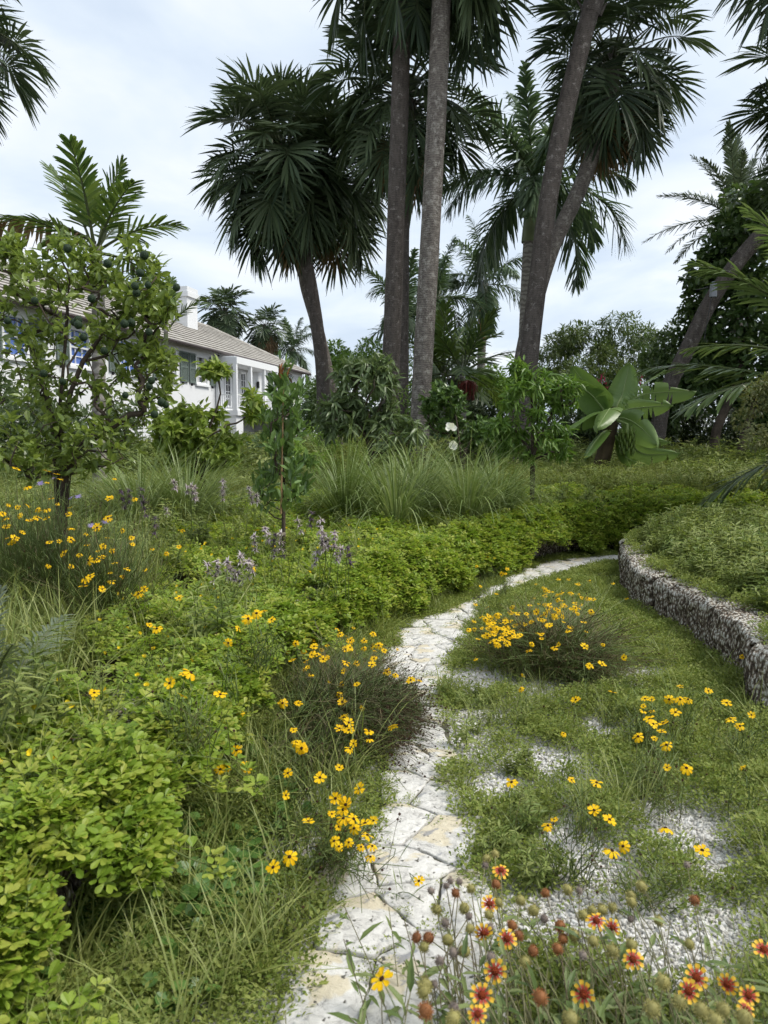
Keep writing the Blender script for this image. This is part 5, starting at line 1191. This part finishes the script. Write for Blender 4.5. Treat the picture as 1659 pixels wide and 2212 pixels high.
# ================================================================== FLOWERS
M_yel = leafmat('yellow_petal', [(0, (.76, .43, .004)), (.5, (.80, .48, .006)), (1, (.84, .55, .012))], trans=.3, rough=.6, spec=.15, tcol=1.0)
M_eye = plain('dark_flower_eye', (.035, .014, .008), .8, .1)
M_bud = plain('brown_seed_head', (.045, .022, .014), .8, .1)
M_peaf = leafmat('peanut_petal', [(0, (.84, .64, .02)), (1, (.88, .70, .04))], trans=.3, rough=.6, tcol=1.0)
def petal_ring(n, seed, prof, cup=.1, tints=None):
    r = np.random.default_rng(seed); m = MB()
    V, Fs, t = leaf_tpl(prof, cup, .18); V = V.copy(); V[-1, 0] = .93
    for k in range(n): m.inst((V, Fs, V[:, 0] * 0 if tints is None else V[:, 0]), (eul(np.array([k * 2 * PI / n + r.normal(0, .06)]), r.normal(0, .12), r.normal(0, .15)) * r.uniform(.88, 1.05)), np.array([[0, 0, r.uniform(0, .05)]]), np.array([0.0 if tints is not None else r.uniform(0, .9)]))
    return m
def dome(rad, h, sides=8, spikes=0, seed=0):
    r = np.random.default_rng(seed); m = MB(); a = np.linspace(0, PI / 2, 4)
    m.tube([(0, 0, h * math.sin(x)) for x in a], [max(.02, rad * math.cos(x)) for x in a], sides)
    return m
CPROF = [(.3, .1), (.72, .25), (1.0, .2)]
COR = [mesh_of('flower', petal_ring(8, k, CPROF, [.05, .25, .5, -.15][k]), M_yel) for k in range(4)]
EYE = mesh_of('flower_center', dome(.25, .17), M_eye, True)
def orient(nrm, spin=0.0):
    q = Vector(nrm).to_track_quat('Z', 'Y'); return (q.to_matrix() @ Matrix.Rotation(spin, 3, 'Z')).to_euler()
def flower_normal(r, p, face=.5):
    d = np.array([0, 0, CAM_Z]) - p; d[2] = 0; d /= np.linalg.norm(d); n = np.array([0, 0, 1.0]) + d * face + r.normal(0, .35, 3); return n / np.linalg.norm(n)
def stem_to(m, base, p, r, w=.0016, sag=0.0, mat=0):
    mid = (base + p) / 2 + [r.normal(0, .03), r.normal(0, .03), .12 * np.linalg.norm(p - base) * (1 - sag)]
    m.tube(spline([base, mid, p], 6), np.linspace(w * 1.2, w * .8, 6), 3, mat=mat, cap=False)
BALL = (np.array([(1, 0, 0), (-1, 0, 0), (0, 1, 0), (0, -1, 0), (0, 0, 1), (0, 0, -1)], float), [np.array([(0, 2, 4), (2, 1, 4), (1, 3, 4), (3, 0, 4), (2, 0, 5), (1, 2, 5), (3, 1, 5), (0, 3, 5)])], np.zeros(6))
M_fine = leafmat('thread_leaf', [(0, (.045, .075, .02)), (.5, (.08, .12, .03)), (1, (.14, .18, .05))], trans=.2, rough=.55)
M_wiry = leafmat('wiry_brown_stem', [(0, (.05, .05, .02)), (.5, (.085, .075, .032)), (1, (.14, .11, .05))], trans=.1, rough=.7)
def coreopsis(label, base, heads, seed, size=.022, extra=0, area=None, buds=0, wiry=0, face=.5, bud_area=None, name='coreopsis_plant', jit=.06):
    """heads: world points of the flowers; base: foot of the plant"""
    r = np.random.default_rng(seed); base = np.array(base, float); t = thing(name, label, 'flowering plant', base, 0, 'yellow coreopsis plants')
    m = MB()
    for p in heads:
        b = np.array([r.normal(0, jit), r.normal(0, jit), 0]); q = p - base
        b[:2] += q[:2] * .45 * (r.random() + .3); stem_to(m, b, q, r)
        nrm = flower_normal(r, p, face); f = put('flower', COR[int(r.integers(0, 4))], t, q, orient(nrm, r.uniform(0, 6)), size * r.uniform(.62, 1.22)); put('flower_center', EYE, f, (0, 0, .03))
    for k in range(extra):                                    # flowerless stems with threadlike leaves
        c, rad = area[int(r.integers(0, len(area)))]; p = np.array(c) + r.normal(0, .5, 3) * rad - base
        b = np.array([r.normal(0, jit), r.normal(0, jit), 0]); b[:2] += p[:2] * .4 * r.random(); mt = 3 if r.random() < wiry else 0
        stem_to(m, b, p, r, .0017, .3, mt)
        n = 5; f = r.random(n)[:, None]; L_ = b + (p - b) * f + [0, 0, .02]; d = (p - b)[None] * .6 / (np.linalg.norm(p - b) + 1e-6) + r.normal(0, .5, (n, 3)); m.inst(leaf_tpl([(.5, .02)], .2, .1), frame(d) * r.uniform(.05, .12, n)[:, None, None], L_, r.uniform(0, .9, n), mat=mt)
    for k in range(buds):
        c, rad = (bud_area or area)[int(r.integers(0, len(bud_area or area)))]; p = np.array(c) + r.normal(0, .5, 3) * rad - base; p[2] = max(p[2], .03)
        stem_to(m, p * [.5, .5, 0] + [r.normal(0, .05), r.normal(0, .05), .02], p, r, .0009, .5, 3); m.inst(BALL, np.eye(3)[None] * r.uniform(.003, .0065), p[None], np.array([0.]), mat=2)
    obj('foliage', m, [M_fine, M_fine, M_bud, M_wiry], t)
    return t
ORD = ['first', 'second', 'third', 'fourth', 'fifth', 'sixth', 'seventh', 'eighth', 'ninth', 'tenth', 'eleventh', 'twelfth', 'thirteenth', 'fourteenth', 'fifteenth', 'sixteenth', 'seventeenth']
def scattered(label, zfoot, heads, seed, size, reach=.22, buds=3):
    """heads far apart grow on plants of their own"""
    left = sorted(heads, key=lambda p: p[0] / p[1]); groups = []
    for p in left:
        for g in groups:
            if min(np.linalg.norm(p - q) for q in g) < reach: g.append(p); break
        else: groups.append([p])
    for k, g in enumerate(groups):
        c = np.mean(g, 0); b = [c[0], c[1] + .05, zfoot]
        coreopsis(label if len(groups) == 1 else label + ', ' + ORD[k] + ' from the left', b, g, seed * 20 + k, size, 6 * len(g), [(q - [0, 0, .4 * (q[2] - zfoot)], np.array([.1, .1, .1])) for q in g], buds * len(g), jit=.03)
def pts(c, lst, how): return [how(*c(x, y), x, y) for x, y in lst]
c3 = crop(0, 1150, 2.37); r6 = np.random.default_rng(66)
left = [(98, 53), (278, 65), (335, 85), (357, 112), (278, 137), (160, 158), (678, 108), (650, 228), (53, 265), (105, 280), (165, 268), (303, 232), (342, 258), (275, 292), (222, 295), (413, 283), (408, 322), (15, 320), (112, 328), (30, 345), (175, 358), (220, 340), (277, 345), (40, 395), (132, 430), (42, 465), (88, 462), (72, 492), (640, 345), (728, 418), (795, 228), (420, 403), (420, 470), (293, 488), (350, 482), (510, 435), (575, 400), (637, 462), (780, 462), (785, 500), (515, 505), (610, 510), (580, 542), (665, 540), (470, 560), (380, 555), (605, 575), (525, 595), (575, 595), (680, 612), (755, 645), (650, 672), (725, 692), (420, 632), (288, 625), (505, 703), (535, 690), (660, 720), (495, 748), (605, 765)]
lh = lambda u, v, x, y: D(u, v, 5.3 - 1.3 * y / 760 + r6.uniform(-.1, .1))
A = [(x, y) for x, y in left if x < 240]; B = [(x, y) for x, y in left if 240 <= x < 460]; Cc = [(x, y) for x, y in left if x >= 460]
zb = .4
def foot(P, back=0.0): a = np.mean(P, 0); return [a[0], a[1] + back, zb]
for k, (S_, lab) in enumerate(((A, 'yellow coreopsis crowding the left edge below the lime tree'), (B, 'yellow coreopsis in front of the lime tree trunk'), (Cc, 'yellow coreopsis at the right side of the tall meadow clump'))):
    P = pts(c3, S_, lh); ar = [(np.array([p[0], p[1], .45 + (p[2] - .45) * .6]), np.array([.25, .35, .35])) for p in P]
    coreopsis(lab, foot(P), P, 100 + k, .0235, 620, ar, 90, .15, .35)
pea = [(900, 525), (1060, 515), (1083, 418), (858, 650), (985, 552), (1512, 645), (1620, 508), (1522, 415)]; P = pts(c3, pea, lambda u, v, x, y: G(u, v, .74)); scattered('yellow coreopsis among the lavender blooms', .45, P, 110, .022)
for k, (S_, lab) in enumerate((([(820, 793), (855, 765), (1062, 818), (885, 978), (930, 1000)], 'yellow coreopsis rising from the peanut leaves beside the low palm'), ([(1352, 1083), (1413, 998), (1520, 908), (1565, 897), (1610, 947), (1470, 940)], 'yellow coreopsis rising from the peanut leaves next to the sprawling bush'), ([(1085, 1270), (1130, 1260), (1005, 1322), (1080, 1398), (1305, 1390), (558, 1380)], 'yellow coreopsis on the lip of the near coral wall'))):
    P = pts(c3, S_, lambda u, v, x, y: G(u, v, .68)); scattered(lab, .42, P, 120 + k, .025)
zb = 0.0
c7 = crop(650, 1500, 3.318)
bush = [(640, 248), (777, 228), (665, 285), (938, 280), (720, 303), (865, 337), (225, 333), (297, 360), (440, 333), (355, 325), (450, 385), (557, 375), (507, 415), (227, 433), (362, 428), (440, 430), (430, 455), (475, 455), (525, 490), (555, 475), (265, 500), (390, 513), (365, 575), (395, 558), (425, 620), (695, 590), (715, 520), (800, 528), (928, 535), (945, 485), (952, 425), (985, 375), (930, 385), (1030, 420), (860, 400), (750, 335), (755, 360), (745, 395), (710, 408), (732, 410), (1145, 410), (1125, 620), (1250, 665), (1055, 595), (580, 680), (677, 700), (655, 783), (805, 700), (187, 857), (320, 858), (695, 975), (735, 1017), (737, 1080), (660, 1065), (905, 1090), (910, 1155), (305, 1185), (345, 1230), (745, 1235), (775, 1190), (1100, 1050), (278, 1080), (845, 898), (680, 845), (1320, 660)]
bh = lambda u, v, x, y: G(u, v, .2 + .16 * r6.random())
P = pts(c7, bush, bh); ar = [(G(*c7(x, y), .17), np.array([.25, .3, .16])) for x, y in [(500, 700), (700, 800), (600, 1000), (850, 900), (400, 850), (900, 700), (800, 1080), (550, 550), (500, 1200)]]
ba = [(G(*c7(x, y), .1), np.array([.16, .24, .13])) for x, y in [(1150, 800), (1250, 850), (1200, 1000), (1100, 1050), (1150, 700), (1000, 850), (1050, 500), (1300, 950), (1150, 1200)]]
coreopsis('sprawling coreopsis bush with brown seed heads spilling onto the path', G(*c7(560, 1000)), P, 130, .0215, 2200, ar + ba[:3], 1500, .5, .5, ba, jit=.12)
c8 = crop(1100, 1250, 2.023)
rb = [(r6.normal(320, 62), r6.normal(640, 48)) for k in range(75)] + [(r6.normal(590, 105), r6.normal(560, 55)) for k in range(52)] + [(r6.normal(640, 90), r6.normal(470, 40)) for k in range(18)] + [(930, 797), (757, 840), (465, 728), (450, 760), (820, 830), (600, 730), (515, 680), (180, 805), (740, 663), (825, 730), (665, 660), (730, 740), (755, 405), (650, 400), (600, 400), (700, 425), (485, 425)]
P = [G(*c8(x, y), .24 + .2 * r6.random()) for x, y in rb]
ar = [(G(*c8(x, y), .18), np.array([.28, .3, .2])) for x, y in [(400, 760), (550, 760), (700, 780), (850, 820), (350, 700), (500, 640), (650, 640), (800, 700)]]
coreopsis('dense coreopsis bush covered in blooms between the path and the curving wall', G(*c8(560, 850)), P, 131, .0205, 2200, ar, 500, .45, .5, jit=.12)
P = [G(*c8(x, y), .3) for x, y in [(285, 475), (180, 525), (240, 290), (275, 295), (310, 375), (330, 370), (185, 335), (205, 437), (340, 350)]]; scattered('small coreopsis at the far bend of the path', 0.0, P, 132, .02, .35)
c5 = crop(650, 1700, 2.572)
P = [G(*c5(x, y), .2 + .1 * r6.random()) for x, y in [(485, 760), (550, 800), (535, 832), (462, 862), (535, 890), (602, 893), (730, 903), (675, 922), (605, 953), (505, 945), (690, 998), (570, 1043), (722, 1068), (650, 1073), (710, 1137), (477, 1035), (508, 1070), (310, 910), (640, 698)]]
coreopsis('bunch of coreopsis leaning over the left edge of the path', G(*c5(430, 1130)), P, 133, .021, 60, [(p - [0, 0, .1], np.array([.12, .12, .1])) for p in P], 40)
P = [G(*c5(x, y), .28) for x, y in [(165, 740), (180, 598), (385, 628), (510, 563), (190, 1137), (85, 1205), (230, 400), (265, 435), (145, 148), (247, 150), (-130, 215), (-150, 450), (-210, 560), (-255, 575), (-90, 565), (-160, 90), (-105, 40)]]
scattered('thin coreopsis in the long grass under the wall', 0.0, P, 134, .022)
P = [G(*c5(1022, 1292), .08)]; coreopsis('single coreopsis bloom lying over the flagstones', foot(P), P, 135, .02, 2, [(P[0] - [0, 0, .03], np.array([.08, .08, .03]))])
c9 = crop(1050, 1600, 1.907)
grp = [([(1073, 280), (1105, 282), (1065, 315), (1065, 340), (1105, 335), (1095, 377), (1112, 400), (1160, 397), (1152, 437), (1117, 470), (1040, 460), (1175, 500), (1177, 607), (1270, 610)], 'tight column of coreopsis blooms in the weeds at the right'),
       ([(1240, 222), (1188, 283), (1240, 283), (1278, 283), (1218, 345), (1375, 243)], 'coreopsis blooms near the foot of the curving wall'), ([(1462, 300), (1480, 378), (1580, 357), (1525, 410), (1540, 610), (1535, 80), (1585, 90), (1650, 50)], 'coreopsis blooms at the far right edge by the wall'),
       ([(685, 447), (722, 667), (842, 680), (830, 812), (640, 857), (610, 885), (903, 857)], 'loose coreopsis blooms in the weeds just right of the path'), ([(1170, 897), (1345, 1003), (915, 1005), (968, 983), (437, 678)], 'low coreopsis blooms near the bare gravel'), ([(480, 233), (743, 285), (970, 85), (810, 122), (493, 170), (920, 250)], 'few coreopsis blooms in front of the dense bush')]
for k, (S_, lab) in enumerate(grp):
    P = [G(*c9(x, y), .2 + .1 * r6.random()) for x, y in S_]
    scattered(lab, 0.0, P, 140 + k, .0225)
P = [D(825, 2115, 1.35)]; coreopsis('blurred coreopsis bloom closest to the camera over the path', [.15, 1.15, 0], P, 150, .024, 3, [(P[0] - [0, 0, .2], np.array([.1, .1, .1]))])
# peanut flowers
pf = MB()
for a in (0, 1, 2, 3): pf.inst(leaf_tpl([(.4, .38), (.8, .4)], -.4, .3), eul(np.array([a * 1.57 + .3]), .7 - .3 * (a % 2)), np.zeros((1, 3)))
pfm = mesh_of('peanut_flower', pf, M_peaf)
cand = P1[(P1[:, 1] < 7.5)]; w_ = 1 / cand[:, 1] ** .6; pick = r6.choice(len(cand), 140, replace=False, p=w_ / w_.sum())
for p in cand[pick]: put('peanut_flower', pfm, peanut, p + [0, 0, .05 + .04 * r6.random()], orient(flower_normal(r6, p, .9), r6.uniform(0, 6)), r6.uniform(.013, .017))
# lavender whorled blooms
M_lav = leafmat('lavender_bract', [(0, (.36, .29, .36)), (.5, (.50, .43, .49)), (1, (.64, .58, .6))], trans=.3, rough=.7)
M_lavd = leafmat('faded_bract', [(0, (.06, .045, .06)), (1, (.14, .10, .14))], trans=.2, rough=.8)
def spike(seed, n=3):
    r = np.random.default_rng(seed); m = MB()
    for k in range(n):
        z = -k * .034; q = 26
        m.inst(LANC, eul(r.uniform(0, 6.28, q), r.normal(.15, .5, q)) * r.uniform(.018, .032, q)[:, None, None], np.tile([[0, 0, z]], (q, 1)) + r.normal(0, .003, (q, 3)), r.uniform(0, .9, q)); m.inst(BALL, np.eye(3)[None] * .01, np.array([[0, 0, z]]), np.array([0.]), mat=1)
    return m
SPK = [mesh_of('flower_spike', spike(k, 2 + k % 2), [M_lav, M_lavd]) for k in range(3)]; SPKD = [mesh_of('faded_spike', spike(9 + k, 3), [M_lavd, M_lavd]) for k in range(2)]
def bergamot(label, heads, base, dark=0.0, seed=0, size=1.35):
    r = np.random.default_rng(seed); base = np.array(base, float); t = thing('bergamot_plant', label, 'flowering plant', base, 0, 'lavender bergamot plants'); m = MB()
    for p in heads:
        q = p - base; b = np.array([q[0] * .6, q[1] * .6, 0]) + [r.normal(0, .05), r.normal(0, .05), 0]; stem_to(m, b, q, r, .0022)
        n = 8; f = r.random(n)[:, None]; m.inst(LANC, frame(r.normal(0, 1, (n, 3)) * [1, 1, .4]) * r.uniform(.04, .08, n)[:, None, None], b + (q - b) * f, r.uniform(0, .8, n), mat=1)
        dk = r.random() < dark; put('faded_spike' if dk else 'flower_spike', (SPKD if dk else SPK)[int(r.integers(0, 2))], t, q, (r.normal(0, .15), r.normal(0, .15), r.uniform(0, 6)), size * r.uniform(.85, 1.2))
    obj('foliage', m, [M_stem, M_herb], t); return t
c10 = crop(600, 1250, 2.37)
def bf(P): a = np.mean(P, 0); return [a[0], a[1], .42]
P = [D(*c3(x, y), 5.4) for x, y in [(720, 190), (765, 180), (840, 175), (850, 250), (920, 350)]]; bergamot('faded dark bergamot spikes in front of the left lemongrass', P, bf(P), .9, 1)
P = [D(*c3(x, y), 6.2) for x, y in [(1030, 130), (1135, 155), (1155, 165), (1110, 160), (985, 290)]]; bergamot('lavender bergamot blooms below the left lemongrass', P, bf(P), .1, 2)
P = [D(*c3(x, y), 6.4) for x, y in [(1322, 125), (1320, 180), (1475, 165), (1480, 190), (1520, 210)]]; bergamot('lavender bergamot blooms just left of the sapling', P, bf(P), .1, 3)
P = [D(*c3(x, y), 4.9) for x, y in [(1230, 620), (1285, 600), (1290, 650), (1347, 605), (1365, 640), (1425, 570), (1475, 600), (1500, 625), (1390, 665), (1410, 670)]]; bergamot('low row of pale lavender bergamot blooms over the peanut leaves', P, bf(P), .15, 4)
P = [D(*c10(x, y), 5.3) for x, y in [(425, 80), (480, 120), (340, 118), (150, 170), (210, 205), (240, 200), (240, 260), (205, 300), (85, 215), (10, 330)]]; bergamot('bergamot blooms mixed pale and dark in front of the sapling', P, bf(P), .4, 5)
P = [D(*c10(x, y), 5.2) for x, y in [(500, 210), (520, 235), (490, 250), (560, 195), (560, 275), (600, 290), (640, 285), (455, 310), (485, 190)]]; bergamot('thick cluster of lavender bergamot right of the sapling', P, bf(P), .1, 6)
# violet star flowers in the meadow
M_vio = leafmat('violet_petal', [(0, (.28, .20, .55)), (1, (.42, .34, .68))], trans=.3)
st_ = MB(); n = 18; st_.inst(leaf_tpl([(.5, .06)], .1, .1), eul(np.arange(n) * 2 * PI / n, r6.normal(.25, .2, n)) * r6.uniform(.8, 1.1, n)[:, None, None], np.zeros((n, 3))); stm = mesh_of('flower', st_, M_vio)
P = [D(*c3(x, y), 4.9) for x, y in [(240, 140), (315, 112), (465, 218), (425, 225), (540, 390), (580, 400), (622, 368)]]
t = thing('violet_aster', 'violet star-petalled asters among the tall coreopsis', 'flowering plant', bf(P)); m = MB(); b0 = np.array(t.location)
for p in P: stem_to(m, np.array([(p - b0)[0] * .5, (p - b0)[1] * .5, 0]), p - b0, r6, .002); put('flower', stm, t, p - b0, orient(flower_normal(r6, p, .7)), .027)
obj('foliage', m, M_stem, t)
# ------------------------------------------------------------------ blanket flowers in the near right corner
def bicolor():
    m, n, l, out = newmat('red_and_yellow_petal'); at = N(n, 'ShaderNodeAttribute', attribute_name='tint')
    r = ramp(n, [(.0, (.27, .022, .02)), (.52, (.42, .05, .035)), (.64, (.62, .20, .03)), (.72, (.78, .47, .03)), (1, (.80, .52, .05))]); l.new(at.outputs['Fac'], r.inputs['Fac'])
    p = N(n, 'ShaderNodeBsdfPrincipled'); p.inputs['Roughness'].default_value = .65; t = N(n, 'ShaderNodeBsdfTranslucent'); mx = N(n, 'ShaderNodeMixShader'); mx.inputs[0].default_value = .3
    l.new(r.outputs[0], p.inputs['Base Color']); l.new(r.outputs[0], t.inputs['Color']); l.new(p.outputs[0], mx.inputs[1]); l.new(t.outputs[0], mx.inputs[2]); l.new(mx.outputs[0], out.inputs['Surface']); return m
M_gail = bicolor()
GPROF = [(.3, .08), (.6, .14), (.84, .19), (.98, .15)]
GAI = [mesh_of('flower', petal_ring(11 - k, 40 + k, GPROF, [.05, .3, -.1][k], tints=1), M_gail) for k in range(3)]
def burr(seed, spikes=150, long=.38):
    r = np.random.default_rng(seed); m = MB(); v = r.normal(0, 1, (spikes, 3)); v /= np.linalg.norm(v, axis=1)[:, None]
    a = np.linspace(-PI / 2, PI / 2, 7); m.tube([(0, 0, .8 * math.sin(x)) for x in a], [max(.03, .8 * math.cos(x)) for x in a], 9)
    m.inst(leaf_tpl([(.35, .13)], 0, .3), frame(v) * (long * r.uniform(.7, 1.3, spikes))[:, None, None], v * .75, r.uniform(0, .9, spikes)); return m
M_bg = leafmat('green_seed_ball', [(0, (.16, .15, .045)), (1, (.30, .27, .09))], trans=.15, rough=.7); M_br = leafmat('rust_seed_ball', [(0, (.11, .035, .015)), (1, (.25, .10, .03))], trans=.15, rough=.7); M_bd = leafmat('dry_seed_ball', [(0, (.07, .05, .045)), (1, (.22, .18, .15))], trans=.1, rough=.9)
BUR = {'g': [mesh_of('seed_ball', burr(k), M_bg, True) for k in range(2)], 'r': [mesh_of('seed_ball', burr(5 + k), M_br, True) for k in range(2)], 'd': [mesh_of('seed_ball', burr(8 + k, 80, .5), M_bd, True) for k in range(2)]}
gd = mesh_of('flower_center', dome(.36, .26, 10), plain('rust_flower_center', (.20, .035, .012), .8, .1, bump=.8, bscale=9, var=.6), True)
c4 = crop(1000, 2050, 1.803)
heads = [(x, y, 'f') for x, y in [(455, 228), (403, 378), (375, 510), (483, 535), (958, 485), (885, 455), (428, 680), (370, 790), (350, 875), (828, 785), (1050, 628), (1335, 710), (1640, 585), (1570, 790), (1560, 855), (1475, 740), (1300, 770)]]
heads += [(x, y, 'g') for x, y in [(428, 152), (390, 175), (320, 310), (165, 403), (443, 372), (290, 398), (400, 428), (543, 363), (603, 408), (755, 315), (825, 428), (865, 408), (910, 405), (957, 395), (1040, 340), (1043, 370), (1088, 300), (1167, 455), (1043, 563), (870, 545), (785, 520), (315, 490), (290, 590), (215, 540), (108, 572), (563, 640), (115, 745), (105, 770), (240, 895), (770, 895), (1135, 850), (1185, 730), (1305, 560), (1360, 858), (1455, 855), (1420, 905), (1550, 890), (1260, 820), (960, 590)]]
heads += [(x, y, 'r') for x, y in [(250, 330), (433, 290), (128, 532), (75, 530), (505, 475), (533, 520), (722, 478), (735, 535), (1328, 362), (632, 798), (115, 860), (600, 590), (710, 580), (655, 330)]]
heads += [(x, y, 'd') for x, y in [(383, 205), (140, 320), (228, 275), (268, 278), (208, 297), (310, 435), (205, 465), (405, 485), (650, 445), (808, 318), (1040, 447), (1072, 243), (1293, 203), (180, 635), (240, 598), (410, 620), (245, 845), (155, 740), (825, 610)]]
M_gst = leafmat('blanket_flower_stem', [(0, (.10, .075, .045)), (.5, (.14, .13, .06)), (1, (.20, .19, .10))], trans=.05, rough=.7)
M_gleaf = leafmat('blanket_flower_leaf', [(0, (.07, .11, .03)), (.5, (.12, .17, .05)), (1, (.2, .24, .09))], trans=.3, rough=.55)
plants = [(0, 330, 'blanket flower plant nearest the path with many seed balls'), (330, 640, 'blanket flower plant with the topmost red and yellow bloom'), (640, 990, 'blanket flower plant in the middle with a row of green seed balls'), (990, 1320, 'blanket flower plant with few heads over the white gravel'), (1320, 1700, 'blanket flower plant in the lower right corner')]
for k, (x0, x1, lab) in enumerate(plants):
    H_ = [(x, y, kd, D(*c4(x, y), 2.35 - .95 * (y - 150) / 750)) for x, y, kd in heads if x0 <= x < x1]
    bx_ = np.mean([h[3][0] for h in H_]) + .08; t = thing('blanket_flower_plant', lab, 'flowering plant', (bx_, 1.55 + .05 * (k % 2), 0), 0, 'blanket flowers'); b0 = np.array(t.location); r = np.random.default_rng(500 + k); m = MB()
    for x, y, kd, p in H_:
        q = p - b0; b = np.array([q[0] * .35 + r.normal(0, .05), q[1] * .45 - .05 + r.normal(0, .05), 0])
        m.tube(spline([b, (b * .5 + q * .5) + [r.normal(0, .03), -.02, .05], q], 7), np.linspace(.0019, .0014, 7), 4, tint=r.random() * .8, cap=False)
        sp = orient(flower_normal(r, p, .8 if kd == 'f' else .2), r.uniform(0, 6))
        if kd == 'f': f = put('flower', GAI[int(r.integers(0, 3))], t, q, sp, .0255 * r.uniform(.75, 1.15)); put('flower_center', gd, f, (0, 0, .02))
        else: put('seed_ball', BUR[kd][int(r.integers(0, 2))], t, q, sp, (.0165 if kd != 'd' else .012) * r.uniform(.85, 1.15))
    for s_ in range(70):                                       # leafy and bare stems
        a = np.array([r.normal(0, .22), r.normal(-.02, .22), 0]); e_ = a + [r.normal(0, .08), r.normal(.03, .08), r.uniform(.1, .3)]; m.tube([a, (a + e_) / 2 + [0, 0, .02], e_], .0014, 3, tint=r.random() * .8, cap=False)
        n = 5; f = r.random(n)[:, None]; m.inst(LANC, frame(r.normal(0, 1, (n, 3)) * [1, 1, .6] + [0, 0, .4]) * r.uniform(.035, .085, n)[:, None, None], a + (e_ - a) * f, r.uniform(0, .9, n), mat=1)
    obj('foliage', m, [M_gst, M_gleaf], t)
